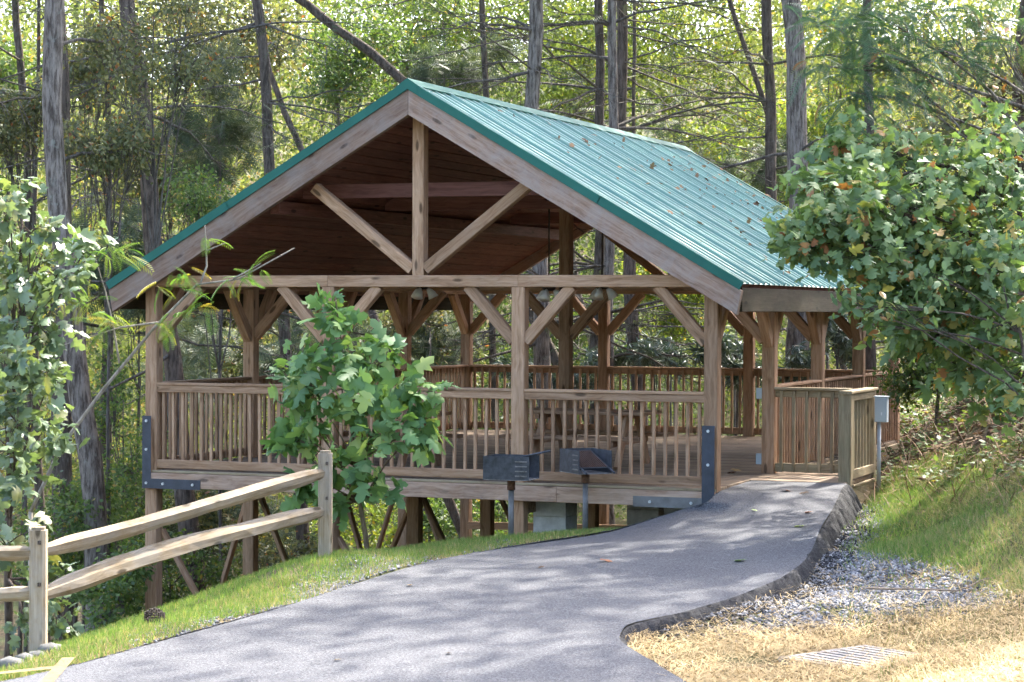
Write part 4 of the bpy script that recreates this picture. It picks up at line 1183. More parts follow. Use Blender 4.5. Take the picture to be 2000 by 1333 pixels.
def tall_tree(label, pts, D, wpx, bark_m, dead=0, sprays=0, crown=0, top_z=18.0, zr=None, cat='tree', name='forest_tree', lean_D=0.0, crown_off=(0, 0)):
    P = [at_d(x, y, D + lean_D * i) for i, (x, y) in enumerate(pts)]
    P.sort(key=lambda v: v.z)
    # carry the trunk down to the ground and up to its crown
    lo = P[0]; d = (P[1] - P[0]).normalized() if len(P) > 1 else Vector((0, 0, 1))
    for _ in range(60):
        if lo.z < gz(lo.x, lo.y) - .15: break
        lo = lo - d * .5
        if d.z < .9: d = (d + Vector((0, 0, .12))).normalized()
    hi = P[-1]; d2 = (P[-1] - P[-2]).normalized(); d2 = (d2 + Vector((0, 0, 1.2))).normalized()
    up = hi + d2 * max(.6 if crown is None else 2.0, (top_z - hi.z) / max(.4, d2.z))
    chain = [lo] + P + [hi.lerp(up, .5), up]
    base = Vector((lo.x, lo.y, gz(lo.x, lo.y)))
    root = thing(name, label, cat, base)
    pts2 = []
    for i in range(len(chain) - 1):
        L = (chain[i + 1] - chain[i]).length; k = max(2, int(L / .6))
        for j in range(k): pts2.append(chain[i].lerp(chain[i + 1], j / k))
    pts2.append(chain[-1])
    r0 = wpx * D / F_PX / 2
    zs = [p.z for p in pts2]; z0, z1 = zs[0], zs[-1]
    rad = []
    for p in pts2:
        t = (p.z - z0) / (z1 - z0); rr = r0 * (1.12 - .62 * t) * random.uniform(.96, 1.04)
        if p.z - z0 < .8: rr *= 1 + .35 * (1 - (p.z - z0) / .8)
        rad.append(rr)
    jit = [p + Vector((random.uniform(-1, 1), random.uniform(-1, 1), 0)) * r0 * .10 for p in pts2]
    ph = random.uniform(0, 6); jit = [p + (_r * math.sin(p.z * .75 + ph) + _r * .6 * math.sin(p.z * 1.7 + ph * 2)) * r0 * .28 for p in jit]
    m = MB(); m.tube(jit, rad, 12)
    tr = m.build('trunk', bark_m, root, True)
    lz, hz = max(z0 + 1.5, CAM.z - 1.5 * D / 40), at_d(1000, -80, D).z
    br = MB(); SP = []
    for k in range(dead):
        z = random.uniform(lz, hz)
        i = min(range(len(pts2)), key=lambda j: abs(zs[j] - z))
        a = random.uniform(0, 2 * math.pi); dd = Vector((math.cos(a), math.sin(a), random.uniform(-.25, .35)))
        L = random.uniform(1.2, 4.4)
        e_ = pts2[i] + dd * L + Vector((0, 0, -.12 * L))
        cv = curve(pts2[i], e_, random.uniform(0, .3), 7, .05)
        rb_ = random.uniform(.012, .030)
        br.tube(cv, [rb_ * (1 - .8 * q / 6) + .003 for q in range(7)], 5, False)
        for q in range(random.randint(6, 13)):
            s_ = cv[random.randint(2, 6)]; dv = (dd + Vector((random.uniform(-1, 1), random.uniform(-1, 1), random.uniform(-.6, .4)))).normalized()
            e2 = s_ + dv * random.uniform(.3, 1.0)
            br.tube(curve(s_, e2, -.05, 4, .03), [.008, .006, .005, .003], 4, False)
        if sprays:
            for q in range(sprays):
                t = random.uniform(.35, 1.05); c0 = Vector(cv[min(6, int(t * 6))])
                SP.append(tuple(c0 + Vector((random.gauss(0, .28), random.gauss(0, .28), random.gauss(-.05, .12)))))
    if dead:
        br.build('branchwork', M['twig'], tr, True)['kind'] = 'stuff'
    if SP:
        V, T, R2 = hemlock_sprays(np.array(SP))
        o = link('needles', mesh_tris('needles', V - np.array(base), T, M['needle'], R2), root, Matrix.Translation(base)); o['kind'] = 'stuff'
    if crown is None: return root
    cr = link('crown', CAN[crown], root, Matrix.Translation(up + Vector((crown_off[0], crown_off[1], 1.0))) @ Matrix.Rotation(random.uniform(0, 6.28), 4, 'Z'))
    cr['kind'] = 'stuff'
    return root
G, Br, Dk = M['bark_grey'], M['bark_brown'], M['bark_dark']
tall_tree('tall pale grey trunk rising left of the left roof end', [(106, -20), (110, 200), (117, 430), (140, 650), (170, 900), (187, 1180)], 29, 44, G, 6, 0, 2)
tall_tree('dark trunk low down just left of the pale grey trunk', [(122, 700), (128, 900), (130, 1080)], 33, 40, Dk, 5, 6, 2)
tall_tree('brown trunk leaning right behind the left end of the roof', [(250, 60), (264, 141), (285, 300), (307, 470), (337, 690), (363, 1000), (378, 1180)], 33, 38, Br, 12, 10, 2)
tall_tree('slim dark trunk at the far left edge', [(30, -20), (42, 120), (52, 300), (60, 500)], 43, 18, Dk, 10, 6, 2)
tall_tree('thin dark stem between the pale grey trunk and the left edge', [(75, -20), (76, 150), (70, 330)], 41, 9, Dk, 6, 0, 2)
tall_tree('thin dark stem between the pale grey and the leaning brown trunk', [(203, 60), (212, 200), (213, 430)], 41, 13, Dk, 10, 6, 2)
tall_tree('dark trunk with spreading limbs above the left roof slope', [(498, -20), (512, 110), (520, 200), (528, 300)], 38, 25, Dk, 16, 10, 2)
tall_tree('broken reddish trunk leaning against its neighbour above the left roof slope', [(528, 140), (556, 220), (590, 300)], 39, 20, Br, 4, 0, None, top_z=5.6)
tall_tree('dark limbed tree whose long bough slants down to the roof peak', [(540, -30), (600, 10), (660, 60), (720, 100), (795, 168)], 44, 22, Dk, 5, 0, 1)
tall_tree('slim trunk between the roof peak and the straight brown trunk', [(944, -20), (948, 190), (958, 500), (966, 720)], 46, 15, Dk, 22, 8, 0)
tall_tree('straight brown trunk rising behind the front third of the ridge', [(1042, -20), (1044, 220), (1056, 620), (1058, 720)], 39, 34, G, 38, 0, 0)
tall_tree('darker left trunk of the trio behind the middle of the ridge', [(1171, -20), (1170, 240), (1168, 520), (1166, 700)], 43, 21, Dk, 34, 6, 0)
tall_tree('paler middle trunk of the trio behind the middle of the ridge', [(1193, -20), (1196, 250), (1192, 520), (1190, 700)], 40, 22, G, 30, 2, 1)
tall_tree('dark right trunk of the trio behind the middle of the ridge', [(1214, -20), (1211, 260), (1228, 480), (1245, 715)], 42, 26, Br, 22, 6, 0)
tall_tree('thin stem just right of the trunk trio', [(1238, -20), (1240, 300)], 47, 9, Dk, 8, 0, 0)
tall_tree('slim dark trunk just left of the big trunk on the right', [(1501, -20), (1503, 200), (1504, 400)], 42, 24, Dk, 16, 10, 0)
tall_tree('big straight brown trunk rising behind the right end of the roof', [(1550, -20), (1552, 200), (1556, 400), (1563, 680)], 38, 44, G, 5, 5, 1)
tall_tree('thin leaning stem between the trio and the big right trunk', [(1418, -30), (1445, 60), (1480, 165), (1500, 230)], 45, 12, Dk, 6, 6, 0)
tall_tree('short length of trunk showing in the leaves above the maple', [(1692, 60), (1694, 200)], 37, 20, Dk, 3, 0, 1)
tall_tree('grey trunk leaning left behind the pavilion near the centre post', [(1125, 560), (1150, 640), (1172, 715)], 45, 20, G, 3, 0, None, top_z=3.6)
tall_tree('dark trunk behind the picnic table at the left bay', [(690, 560), (694, 760)], 50, 24, Dk, 12, 10, None, top_z=4.2)
tall_tree('dark trunk seen beneath the deck behind the sapling', [(578, 600), (585, 900), (590, 1080)], 48, 26, Dk, 12, 12, None, top_z=3.2)
tall_tree('trunk standing just left of the pavilion in the hollow', [(205, 640), (203, 880), (206, 1060)], 37, 20, Dk, 14, 14, None, top_z=2.2)
for k, (x, y, lab) in enumerate(((11.6, 9.0, 'tall tree hidden in the leaves above the right bank'), (13.0, 3.5, 'tall tree standing off to the right behind the maple'), (9.6, 14.5, 'tall tree behind the far right corner of the pavilion'), (15.0, 10.0, 'tall tree higher up the right hillside'), (7.5, 21.0, 'hidden tall tree behind the rhododendrons, added to shade the deck'), (10.6, 19.0, 'hidden tall tree behind the feathery tree, added to shade the deck'))):  # hidden trees to dapple the path; dense-crowned ones added to shade the deck
    z = gz(x, y)
    root = thing('forest_tree', lab, 'tree', (x, y, z))
    m = MB(); pts = [Vector((x + .1 * math.sin(i), y + .1 * math.cos(i * 1.7), z - .2 + i * 1.1)) for i in range(13)]
    m.tube(pts, [.20 - .010 * i for i in range(13)], 10); m.build('trunk', M['bark_brown'], root, True)
    link('crown', CAN[3 if k < 4 else 1], root, Matrix.Translation((x, y, z + 14.2)) @ Matrix.Rotation(k * 1.3, 4, 'Z'))['kind'] = 'stuff'

# ------------------------------------------------------------------ understorey trees and shrubs, then the woods behind
def under(label, px, py, D, rx, ry, n, mat, size=.13, name='understorey_tree', tm=None, rd=1.4):
    c = at_d(px, py, D); gb_ = gz(c.x, c.y); k = D / F_PX
    nb_ = max(5, n // 420); bl = []
    for _ in range(nb_):
        v = rand_ball(1, .5)[0]
        cc = c + _r * float(v[0] * rx * k) + _u * float(v[1] * ry * k) + _f * float(v[2] * rd)
        if cc.z < gb_ + .3: cc.z = gb_ + random.uniform(.3, 1.0)
        s_ = random.uniform(.40, .64)
        bl.append((cc, (rx * k * s_, ry * k * s_ * .7, rd * .55), n // nb_))
    return plant(name, label, 'tree' if 'tree' in name else 'shrub', Vector((c.x, c.y, gb_)), c + Vector((0, 0, ry * k * .6)), bl, [tm or T_DIA], size, mat, M['twig'], .032, cluster=26, up=.7, out=.3, jit=.6, twig_r=.004, limb_from=(.55, .95))
YG, GR, OL = M['leaf_yellowgreen'], M['leaf_green'], M['leaf_olive']
U = [('yellow-tinged young tree at the top left beside the pale grey trunk', 165, 90, 40, 110, 130, 3200, OL), ('olive young tree at the far left edge', 20, 170, 44, 110, 150, 3200, GR),
     ('greyish olive tree above the left roof slope', 400, 120, 46, 150, 150, 5200, OL), ('olive tree just left of the roof slope', 330, 330, 44, 140, 130, 4800, OL), ('bright green tree left of the roof peak', 660, 90, 52, 150, 120, 5200, GR),
     ('bright green tree behind the roof peak', 770, 60, 56, 130, 120, 4200, GR), ('yellow-green tree behind the front of the ridge', 900, 90, 60, 130, 130, 4800, YG), ('yellow-green tree behind the trunk trio', 1120, 110, 62, 150, 130, 5200, YG),
     ('bright yellow tree right of the trunk trio', 1320, 130, 60, 140, 140, 5600, YG), ('yellow-green tree behind the slim dark trunk', 1440, 270, 52, 120, 110, 4800, YG), ('yellow-green tree right of the big trunk', 1620, 180, 46, 90, 180, 4200, YG),
     ('yellow-green tree low behind the big trunk', 1500, 360, 47, 110, 60, 2800, GR), ('green sapling seen through the right bays of the pavilion', 1310, 610, 47, 90, 110, 4600, YG), ('leafy shrub seen through the pavilion centre', 1090, 640, 52, 120, 110, 3800, GR),
     ('shaded olive tree seen through the left bays', 430, 650, 45, 130, 110, 4600, OL), ('olive tree seen through the pavilion behind the sapling', 830, 640, 46, 100, 110, 4200, OL), ('green shrub in the hollow left of the stilts', 240, 900, 36, 90, 200, 4600, GR),
     ('green shrub in the hollow beneath the deck', 430, 1050, 39, 150, 120, 4200, OL), ('bright shrub showing beneath the deck behind the sapling', 700, 1010, 48, 150, 80, 3600, YG), ('shrub beneath the deck right of the sapling', 900, 1010, 44, 110, 70, 2600, GR),
     ('low green shrub at the foot of the leftmost stilt', 330, 1130, 31.5, 110, 70, 2600, GR), ('shrub behind the lower rail of the fence', 240, 1150, 27, 80, 60, 2000, GR), ('low shrub under the deck behind the fence end', 560, 1090, 34, 110, 40, 1800, OL),
     ('dark leafy shrub behind the left fence post', 150, 1060, 30, 90, 140, 3400, GR), ('twiggy olive tree before the leaning brown trunk', 300, 90, 30.5, 150, 100, 2600, OL), ('olive sapling between the pale grey trunk and the roof slope', 215, 300, 30.5, 90, 110, 2400, OL), ('olive sapling close above the left roof slope', 430, 400, 34, 110, 60, 1800, GR), ('yellowing sapling left of the pale grey trunk', 50, 230, 33, 60, 110, 1600, OL),
     ('green shrub on the slope behind the right rail', 1830, 720, 31, 110, 90, 3400, GR), ('olive shrub on the slope right of the pavilion corner', 1930, 640, 30, 110, 110, 3200, OL)]
for lab, px, py, D, rx, ry, n, mat in U: under(lab, px, py, D, rx, ry, int(n * (1.15 if D > 36 else 1.7)), mat, .12 if D > 36 else .08)
# rhododendrons behind the right rear rail
for lab, px, py, D, rx, ry, n in (('rhododendron behind the far right corner of the railing', 1640, 660, 38.5, 80, 42, 300), ('rhododendron seen through the rear rail right of the front post', 1440, 690, 39, 80, 50, 330), ('rhododendron seen through the rear rail left of the front post', 1280, 700, 40, 80, 45, 280), ('rhododendron left of the centre post behind the rear rail', 1060, 740, 41, 100, 45, 280), ('rhododendron low behind the entrance landing', 1560, 740, 37.5, 60, 50, 200)):
    under(lab, px, py, D, rx, ry, n, M['rhodo'], .19, 'rhododendron', T_WHORL, 1.0)
# hemlock boughs filling the shade at the left
for lab, px, py, D, rx, ry, n in (('young hemlock between the pale trunk and the roof end', 270, 480, 37, 90, 140, 620), ('young hemlock above the left roof slope', 430, 260, 41, 130, 140, 900), ('young hemlock seen through the left bay', 400, 680, 42, 130, 90, 700), ('young hemlock seen through the bay behind the sapling', 600, 660, 42, 110, 90, 560), ('young hemlock in the hollow by the stilts', 300, 1010, 38, 120, 170, 900), ('young hemlock beneath the deck', 560, 1050, 42, 130, 80, 560), ('young hemlock behind the right end of the roof', 1410, 330, 44, 130, 90, 760), ('young hemlock behind the ridge', 870, 130, 47, 120, 90, 560), ('young hemlock seen through the middle bay', 840, 690, 44, 80, 80, 460)):
    under(lab, px, py, D, rx, ry, n, M['needle'], .46, 'hemlock_tree', T_SPRAY, 1.6)

def far_woods():
    parts = []
    for (D0, D1, n, clumps, sz) in ((56, 70, 190000, 500, .145), (70, 92, 190000, 500, .20), (92, 112, 90000, 420, .32)):
        cx = rng.uniform(-160, 2160, clumps); cy = rng.uniform(-360, 1060, clumps); cd = rng.uniform(D0, D1, clumps)
        C = np.array([tuple(at_d(a_, b__, c__)) for a_, b__, c__ in zip(cx, cy, cd)])
        cb = np.clip(.42 + .22 * np.sin(cx * .004 + .3) + rng.normal(0, .16, clumps), .05, .95)
        i = rng.integers(0, clumps, n)
        P = C[i] + rng.normal(size=(n, 3)) * np.array([1.3, 1.3, .85])
        N = np.array([0, 0, 1.0]) + rng.normal(size=(n, 3)) * .7; Dd = rng.normal(size=(n, 3)); Dd[:, 2] -= .3
        parts.append(scatter(T_DIA, P, Dd, N, sz * rng.uniform(.7, 1.3, n), np.clip(cb[i] + rng.normal(0, .16, n), 0, 1)))
    V, T, R2 = join(parts)
    M['far'] = leaf_mat('far_wood_leaf', [(0, (0.060, 0.095, 0.035)), (0.35, (0.120, 0.160, 0.058)), (0.65, (0.205, 0.240, 0.080)), (0.9, (0.28, 0.285, 0.095)), (1, (0.33, 0.22, 0.07))], .5, .55, (1.22, 1.2, .68), .25)
    o = link('far_woods', mesh_tris('far_woods', V, T, M['far'], R2))
    tag(o, 'sunlit mass of far woodland leaves behind all the trunks', 'woods', kind='stuff')
far_woods()

# ------------------------------------------------------------------ ground cover
def to_px(P):
    d = P - np.array(CAM); z = d @ NF
    return 1000 + F_PX * (d @ NR) / z, 666.5 - F_PX * (d @ NU) / z
def sample(n, x0, x1, y0, y1, keep):
    x = rng.uniform(x0, x1, n); y = rng.uniform(y0, y1, n)
    k = ~inside(x, y, poly); x, y = x[k], y[k]
    z = ground_raw(x, y) + 0.03 * np.sin(x * 2.1 + 1) * np.sin(y * 1.7)
    P = np.stack([x, y, z], 1); u_, v_ = to_px(P)
    k = keep(P, u_, v_)
    return P[k]
POLY_GRAVEL = np.array([(1655, 965), (1700, 985), (1725, 1010), (1700, 1055), (1690, 1085), (1790, 1100), (1900, 1130), (1975, 1165), (1950, 1185), (1800, 1205), (1650, 1225), (1480, 1245), (1350, 1240), (1230, 1228), (1330, 1195), (1450, 1160), (1540, 1120), (1590, 1050), (1620, 990)], float)
POLY_STRAW = np.array([(1190, 1238), (1350, 1236), (1480, 1240), (1650, 1222), (1800, 1202), (1960, 1180), (2080, 1140), (2080, 1420), (1300, 1420), (1330, 1333), (1220, 1290)], float)
def blades(P, h, w, mat, name, label, rb=0.0, lie=.25):
    n = len(P)
    Dn = np.array([0, 0, 1.0]) + rng.normal(size=(n, 3)) * lie
    Dn = unit(Dn) * (h * rng.uniform(.5, 1.4, n))[:, None]
    side = unit(np.cross(Dn, rng.normal(size=(n, 3)))) * (w * rng.uniform(.7, 1.3, n))[:, None] / 2
    V = np.stack([P - side, P + side, P + Dn], 1).reshape(-1, 3)
    T = np.arange(n * 3).reshape(-1, 3)
    o = link(name, mesh_tris(name, V, T, mat, np.repeat(np.clip(rng.normal(.5 + rb, .25, n), 0, 1), 3)))
    return tag(o, label, 'grass', kind='stuff')
# left strip: dense on the crest, thin and stony beside the asphalt
def dist_edge(P, E):
    d = np.full(len(P), 9.0)
    for a_ in range(0, len(E), 1): d = np.minimum(d, np.hypot(P[:, 0] - E[a_, 0], P[:, 1] - E[a_, 1]))
    return d
def patch(P, f, s): return np.sin(P[:, 0] * f + s) * np.sin(P[:, 1] * f * 1.3 + 2 * s) + .5 * np.sin(P[:, 0] * f * 2.3 + P[:, 1] * f * 1.9 + s)
def keep_left(P, u_, v_):
    d = dist_edge(P, dense(LE)); bare = np.clip(1 - d / .35, 0, 1) * .6 + (patch(P, 2.4, 1) > .6) * .5
    return (P[:, 0] < 7.1) & (d < 2.2) & (u_ > -80) & (u_ < 1420) & (rng.random(len(P)) > bare)
Pl = sample(150000, 1.5, 7.2, -12, .4, keep_left)
blades(Pl, .055, .008, M['grass'], 'verge_grass', 'short green grass on the verge between asphalt and fence', .12)
def keep_leftdry(P, u_, v_):
    d = dist_edge(P, dense(LE)); return (P[:, 0] < 7.1) & (d < 1.1) & (u_ > -80) & (u_ < 1420) & (patch(P, 1.7, 3) > -.5 + .7 * d)
blades(sample(90000, 3, 7.2, -12, .4, keep_leftdry), .045, .007, M['drygrass'], 'verge_dry_grass', 'dry yellowish grass along the left asphalt edge', .1, .6)
gc = GP(gl / 2, gw / 2)
def off_grate(P): 
    a_ = (P[:, 0] - ga.x) * gu.x + (P[:, 1] - ga.y) * gu.y; b__ = (P[:, 0] - ga.x) * gv.x + (P[:, 1] - ga.y) * gv.y
    return ~((a_ > -.02) & (a_ < gl + .02) & (b__ > -.0) & (b__ < gw))
def keep_right(P, u_, v_):
    gr = inside(u_ + rng.normal(0, 22, len(u_)), v_ + rng.normal(0, 9, len(u_)), POLY_GRAVEL) & (rng.random(len(u_)) > .04); sw = inside(u_, v_, POLY_STRAW)
    return (u_ > 1640) & (u_ < 2080) & (v_ > 770) & (v_ < 1400) & ~gr & off_grate(P) & (~sw | (rng.random(len(P)) < .12)) & (P[:, 0] > 8.45) & (patch(P, 1.5, 2) + (v_ - 850) / 160 > -.3) & (rng.random(len(P)) < np.clip((v_ - 830) / 120 - np.clip((1790 - u_) / 200, 0, 1) * np.clip((960 - v_) / 60, 0, 1), .05, 1))
Pr = sample(230000, 8.3, 13.5, -10.5, 7, keep_right)
ur, vr = to_px(Pr)
dry = rng.random(len(Pr)) < np.clip(.10 + (ur - 1780) / 500 + .25 * (patch(Pr, 2.2, 5) > .2) + np.clip((vr - 1080) / 200, 0, .6), 0.05, .8)
blades(Pr[~dry], .085, .009, M['grass'], 'bank_grass', 'green grass covering the lower right bank', .02, .45)
blades(Pr[dry], .095, .008, M['drygrass'], 'bank_dry_grass', 'dry yellow grass on the right bank', .05, .8)
def lying(P, L, w, mat, name, label, cat, tilt=.12, rb=0):
    n = len(P)
    a_ = rng.uniform(0, 2 * math.pi, n); d = np.stack([np.cos(a_), np.sin(a_), rng.normal(0, tilt, n)], 1) * (L * rng.uniform(.5, 1.5, n))[:, None]
    s_ = np.stack([-np.sin(a_), np.cos(a_), np.zeros(n)], 1) * w / 2
    P = P + np.array([0, 0, .008]) + rng.random((n, 1)) * np.array([0, 0, .03])
    mid = P + d * .5 + np.stack([np.zeros(n), np.zeros(n), rng.normal(.01, .012, n)], 1) + s_ * rng.normal(0, 3, (n, 1))
    V = np.stack([P - s_, P + s_, mid - s_, mid + s_, P + d], 1).reshape(-1, 3)
    T = (np.array([(0, 1, 3), (0, 3, 2), (2, 3, 4)])[None] + (np.arange(n) * 5)[:, None, None]).reshape(-1, 3)
    return tag(link(name, mesh_tris(name, V, T, mat, np.repeat(np.clip(rng.normal(.5 + rb, .27, n), 0, 1), 5))), label, cat, kind='stuff')
def keep_straw(P, u_, v_): return inside(u_ + rng.normal(0, 14, len(u_)), v_ + rng.normal(0, 9, len(u_)), POLY_STRAW) & (patch(P, 2.6, 1) + rng.random(len(P)) * 1.6 > -.1) & (off_grate(P) | (rng.random(len(P)) < .05))
lying(sample(90000, 8.4, 13.5, -11, -4, keep_straw), .15, .006, M['straw'], 'straw', 'loose pale straw spread round the drain grate', 'straw')
def keep_gs(P, u_, v_): return inside(u_, v_, POLY_GRAVEL) & (rng.random(len(P)) < .2 * np.clip((v_ - 1040) / 120, .1, 1.5)) | ((u_ > 1680) & (v_ > 900) & (rng.random(len(P)) < .05))
lying(sample(50000, 8.4, 13, -10, 3, keep_gs), .20, .005, M['straw'], 'scattered_straw', 'scattered straw stalks over the gravel and bank', 'straw', .1, -.1)
# straw floor tint under the stalks and gravel
ICO = None
def gravel(P, smin, smax, name, label):
    n = len(P); oc = np.array([(1, 0, 0), (-1, 0, 0), (0, 1, 0), (0, -1, 0), (0, 0, .7), (0, 0, -.7)], float)
    tr_ = np.array([(0, 2, 4), (2, 1, 4), (1, 3, 4), (3, 0, 4), (2, 0, 5), (1, 2, 5), (3, 1, 5), (0, 3, 5)])
    V = oc[None] * (1 + rng.normal(0, .25, (n, 6, 1))) * rng.uniform(smin, smax, n)[:, None, None]
    a_ = rng.uniform(0, 6.28, n); ca, sa = np.cos(a_)[:, None], np.sin(a_)[:, None]
    V = np.stack([V[..., 0] * ca - V[..., 1] * sa, V[..., 0] * sa + V[..., 1] * ca, V[..., 2] + .3 * V[..., 0]], -1) + P[:, None] + np.array([0, 0, .004])
    T = (tr_[None] + (np.arange(n) * 6)[:, None, None]).reshape(-1, 3)
    return tag(link(name, mesh_tris(name, V.reshape(-1, 3), T, M['gravel'], np.repeat(np.clip(rng.normal(.5, .26, n), 0, 1), 6))), label, 'gravel', kind='stuff')
gravel(sample(90000, 8.3, 12.5, -9, 2, lambda P, u_, v_: inside(u_ + rng.normal(0, 26, len(u_)), v_ + rng.normal(0, 9, len(u_)), POLY_GRAVEL) & (rng.random(len(P)) < np.clip(1.15 - (v_ - 1150) / 140, .30, 1) * np.clip(.75 + .5 * patch(P, 3.1, 2), .25, 1))), .010, .028, 'gravel_bed', 'grey crushed gravel bed right of the path')
def keep_gl(P, u_, v_):
    d = dist_edge(P, dense(LE)); return (d < .75) & (u_ > 250) & (u_ < 1000) & (P[:, 0] < 7) & (rng.random(len(P)) < np.where((u_ > 560) & (u_ < 800), .9, .25) * np.clip(1.3 - d / .6, 0, 1))
gravel(sample(70000, 4, 7, -10, -1, keep_gl), .006, .018, 'verge_gravel', 'pale fine gravel along the left asphalt edge')
# leaf litter on the wooded floor and the bank top
def leaves_on(P, size, mat, name, label, tms=T_OVAL):
    n = len(P); N = np.array([0, 0, 1.0]) + rng.normal(size=(n, 3)) * .35; D = rng.normal(size=(n, 3)); D[:, 2] *= .2
    V, T, R2 = scatter(tms[0], P + np.array([0, 0, .02]), D, N, size * rng.uniform(.6, 1.3, n), np.clip(rng.normal(.5, .26, n), 0, 1))
    return tag(link(name, mesh_tris(name, V, T, mat, R2)), label, 'leaves', kind='stuff')
leaves_on(sample(120000, 4.5, 14, -4, 24, lambda P, u_, v_: (u_ > 1400) & (u_ < 2080) & (v_ > 560) & (v_ < 1000) & (rng.random(len(P)) < np.clip((960 - v_) / 160, .02, .9))), .10, M['litter'], 'leaf_litter', 'brown fallen leaves littering the right hillside')

def keep_bank(P, u_, v_): return (u_ > 1690) & (u_ < 2080) & (v_ > 600) & (v_ < 960) & (patch(P, 2.0, 4) > -.2)
Pb = sample(26000, 5.5, 14, -4, 22, keep_bank)
leaves_on(Pb + np.array([0, 0, .05]) + rng.random((len(Pb), 1)) * np.array([0, 0, .12]), .085, M['leaf_green'], 'ground_vine', 'low green vines creeping over the right hillside', [T_DIA])
lying(sample(14000, 7.5, 14, -6, 14, lambda P, u_, v_: (u_ > 1700) & (u_ < 2080) & (v_ > 720) & (v_ < 1000)), .42, .010, M['litter'], 'dry_stems', 'tangle of dry brown stems along the top of the bank', 'twigs', .35)
# dark chips broken off the asphalt edge
def keep_chip(P, u_, v_):
    d = dist_edge(P, dense(RE)); return (d < .40) & (d > .10) & (v_ > 950) & (u_ > 1200) & (rng.random(len(P)) < 1.2 - d / .4)
ch = sample(26000, 8.2, 10.5, -9, 1.2, keep_chip)
oc_ = gravel(ch + np.array([0, 0, .01]), .008, .020, 'asphalt_crumbs', 'dark asphalt crumbs along the right edge of the path')
oc_.data.materials[0] = M['asphalt_edge']

# ------------------------------------------------------------------ small things lying about
def tiny_leaf(px, py, z, size, mat, label, group=None, tm=T_MAPLE[1], name='fallen_leaf', dz=.012, on_path=True):
    p = at_z(px, py, z)
    zz = path_z(p.x, p.y) if on_path else z
    me = mesh_tris(name, tm[0] * np.array([1, 1, .55]) - np.array([.4, 0, -.04]), tm[1], mat)
    o = link(name, me, None, Matrix.Translation((p.x, p.y, zz + dz + size * .04)) @ Matrix.Rotation(random.uniform(0, 6.28), 4, 'Z') @ Matrix.Rotation(random.uniform(-.12, .12), 4, 'X') @ Matrix.Scale(size, 4))
    return tag(o, label, 'leaf', group)
gl_ = 'dry leaves lying on the asphalt path'
for px, py, sz, mt, lb in ((1185, 1112, .15, 'fallen', 'reddish curled leaf in the middle of the asphalt path'), (1437, 967, .15, 'fallen', 'rusty leaf on the path next to the right front post'), (1535, 1007, .13, 'fallen', 'flat orange leaf on the path below the landing newel'),
                           (1445, 1091, .14, 'fallen_green', 'flat green leaf on the path near its right edge'), (1563, 1050, .14, 'fallen_green', 'upright green leaf on the path beside the dark edge'), (1578, 1033, .11, 'fallen', 'small tan leaf at the right edge of the path'),
                           (1542, 947, .11, 'litter', 'dark crumpled leaf where the path meets the deck'), (1570, 1010, .12, 'litter', 'dark crumpled leaf near the top right edge of the path'), (1473, 1025, .07, 'fallen_green', 'tiny yellow leaf below the deck entrance'), (800, 1145, .07, 'fallen', 'tiny rust speck of leaf on the left part of the path'),
                           (1057, 1120, .07, 'litter', 'tiny dark acorn-sized leaf left of the middle of the path'), (876, 1258, .06, 'litter', 'tiny dark leaf low on the path'), (545, 1316, .08, 'straw', 'small pale leaf at the bottom of the path'), (660, 1256, .06, 'straw', 'pale leaf speck on the lower left of the path')):
    tiny_leaf(px, py, -.3 if py < 1100 else -.45, sz, M[mt], lb, gl_)
for px, py, lb in ((1565, 922, 'orange leaf on the deck before the landing balusters'), (1430, 925, 'brown leaf on the deck just inside the entrance')):
    tiny_leaf(px, py, .0, .12, M['fallen'], lb, 'leaves on the deck boards', on_path=False)
# litter on the roof
n = 260
uu = rng.uniform(.3, EAVE - .1, n); yy_ = YF + (YB - YF) * rng.beta(2.2, 1.1, n)
P = np.array([tuple(roof_pt(1, float(a_), float(b__), .03)) for a_, b__ in zip(uu, yy_)])
N = np.array([SL, 0, 1.0]) + rng.normal(size=(n, 3)) * .25; D_ = rng.normal(size=(n, 3))
V, T, R2 = scatter(T_MAPLE[1], P, D_, N, rng.uniform(.03, .10, n), np.clip(rng.normal(.85, .25, n), 0, 1))
tag(link('roof_litter', mesh_tris('roof_litter', V, T, M['litter'], R2)), 'dry leaves scattered over the right roof slope', 'leaves', kind='stuff')
# pine cone on the verge
p = at_z(302, 1226, -.66); zc = gz(p.x, p.y)
m = MB(); R3 = Matrix.Rotation(.5, 3, 'Z')
for k in range(9):
    t = k / 8; r_ = .055 * math.sin(math.pi * (.12 + .8 * t)) + .008
    for j in range(8):
        a_ = j * math.pi / 4 + k * .4
        c0 = Vector((p.x, p.y, zc + .06)) + R3 @ Vector(((t - .5) * .15, math.cos(a_) * r_, math.sin(a_) * r_))
        m.box(c0, (.012, .024, .018), Matrix.Rotation(a_, 3, 'X'))
tag(m.build('pine_cone', M['pinecone']), 'dark pine cone lying in the grass of the left verge', 'pine cone')
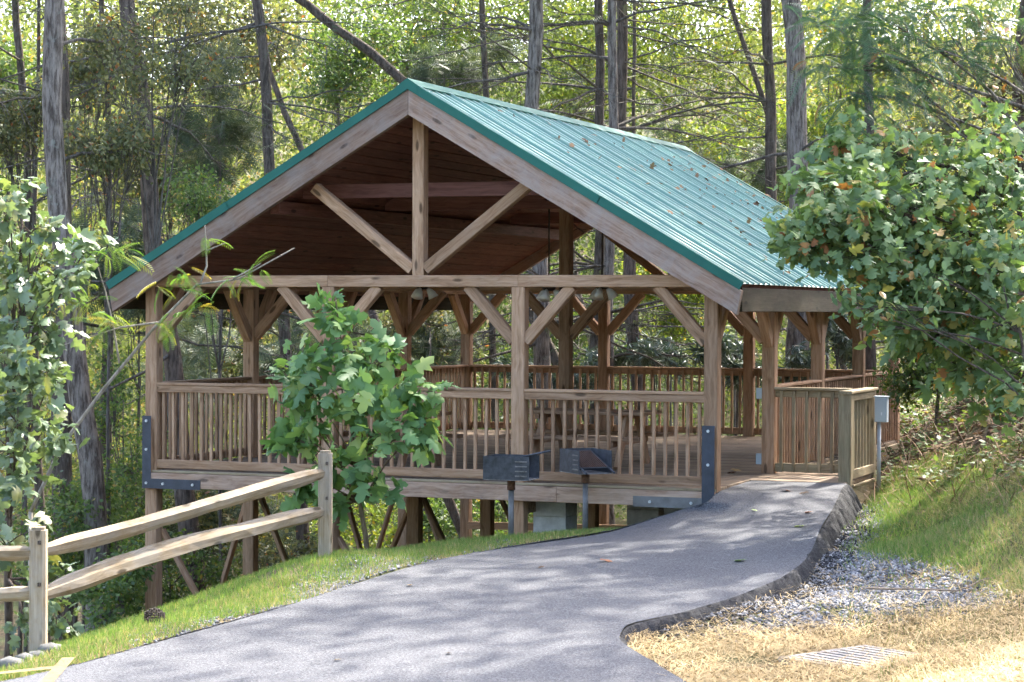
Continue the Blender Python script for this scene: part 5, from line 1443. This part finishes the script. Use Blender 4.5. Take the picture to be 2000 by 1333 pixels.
# pale stones at the foot of the fence post
for k, (px, py, sz, lb) in enumerate(((20, 1303, .13, 'flat pale stone at the lower left corner'), (48, 1293, .10, 'grey stone just left of the left fence post foot'), (100, 1283, .12, 'pale stone just right of the left fence post foot'), (72, 1291, .08, 'small grey stone right before the left fence post'))):
    q = at_z(px, py, -.80); zc = gz(q.x, q.y); rr = random.Random(k)
    m = MB(); V_, F_ = [], []
    for i in range(5):
        th = -math.pi / 2 + math.pi * i / 4
        for j in range(8):
            a_ = j * math.pi / 4; r_ = sz * (1 + rr.uniform(-.22, .22)) * max(.12, math.cos(th))
            V_.append(Vector((q.x + math.cos(a_) * r_, q.y + math.sin(a_) * r_ * .8, zc + .01 + sz * .55 * math.sin(th) * (1 + rr.uniform(-.15, .15)))))
    for i in range(4):
        for j in range(8): F_.append((i * 8 + j, i * 8 + (j + 1) % 8, (i + 1) * 8 + (j + 1) % 8, (i + 1) * 8 + j))
    F_ += [tuple(range(7, -1, -1)), tuple(32 + j for j in range(8))]
    m.add(V_, F_); tag(m.build('stone', M['stone'], None, True), lb, 'stone', 'stones at the fence foot')
# sticks
def stick(pts, r_, lb):
    P = [at_d(*q) for q in pts]; P = [Vector((v.x, v.y, max(v.z, gz(v.x, v.y) + r_ * .6))) for v in P]
    m = MB(); Q = []
    for i in range(len(P) - 1):
        for t in (0, .25, .5, .75):
            v = P[i].lerp(P[i + 1], t); Q.append(v + Vector((random.uniform(-.012, .012), random.uniform(-.012, .012), random.uniform(0, .012))))
    Q.append(P[-1]); m.tube(Q, [r_ * (1 - .6 * i / (len(Q) - 1)) for i in range(len(Q))], 6)
    tag(m.build('stick', M['stick'], None, True), lb, 'stick')
def sp_(px, py, z): q = at_z(px, py, z); return (px, py, (q - CAM).dot(_f))
stick([sp_(1880, 1325, -.36), sp_(1960, 1290, -.33), sp_(2010, 1270, -.30)], .018, 'bent dry stick in the straw at the lower right corner')
stick([sp_(1690, 1150, -.38), sp_(1870, 1155, -.33), sp_(1960, 1120, -.22)], .010, 'long thin stick across the gravel and the bank foot')

# unseen leaf mass behind the camera, added to block low sky light
n, nc = 30000, 260
C = np.stack([rng.uniform(-45, 75, nc), rng.uniform(-58, -44, nc), rng.uniform(-1, 15, nc)], 1)
P = C[rng.integers(0, nc, n)] + rng.normal(size=(n, 3)) * np.array([1.9, 1.9, 1.5])
N = np.array([0, 0, 1.0]) + rng.normal(size=(n, 3)) * .7
V, T, R2 = scatter(T_DIA, P, rng.normal(size=(n, 3)), N, .62 * rng.uniform(.7, 1.3, n), np.clip(rng.normal(.4, .2, n), 0, 1))
tag(link('sky_blocking_woods', mesh_tris('sky_blocking_woods', V, T, M['leaf_green'], R2)), 'unseen leafy woods behind the camera, added to block low sky light', 'woods', kind='stuff')
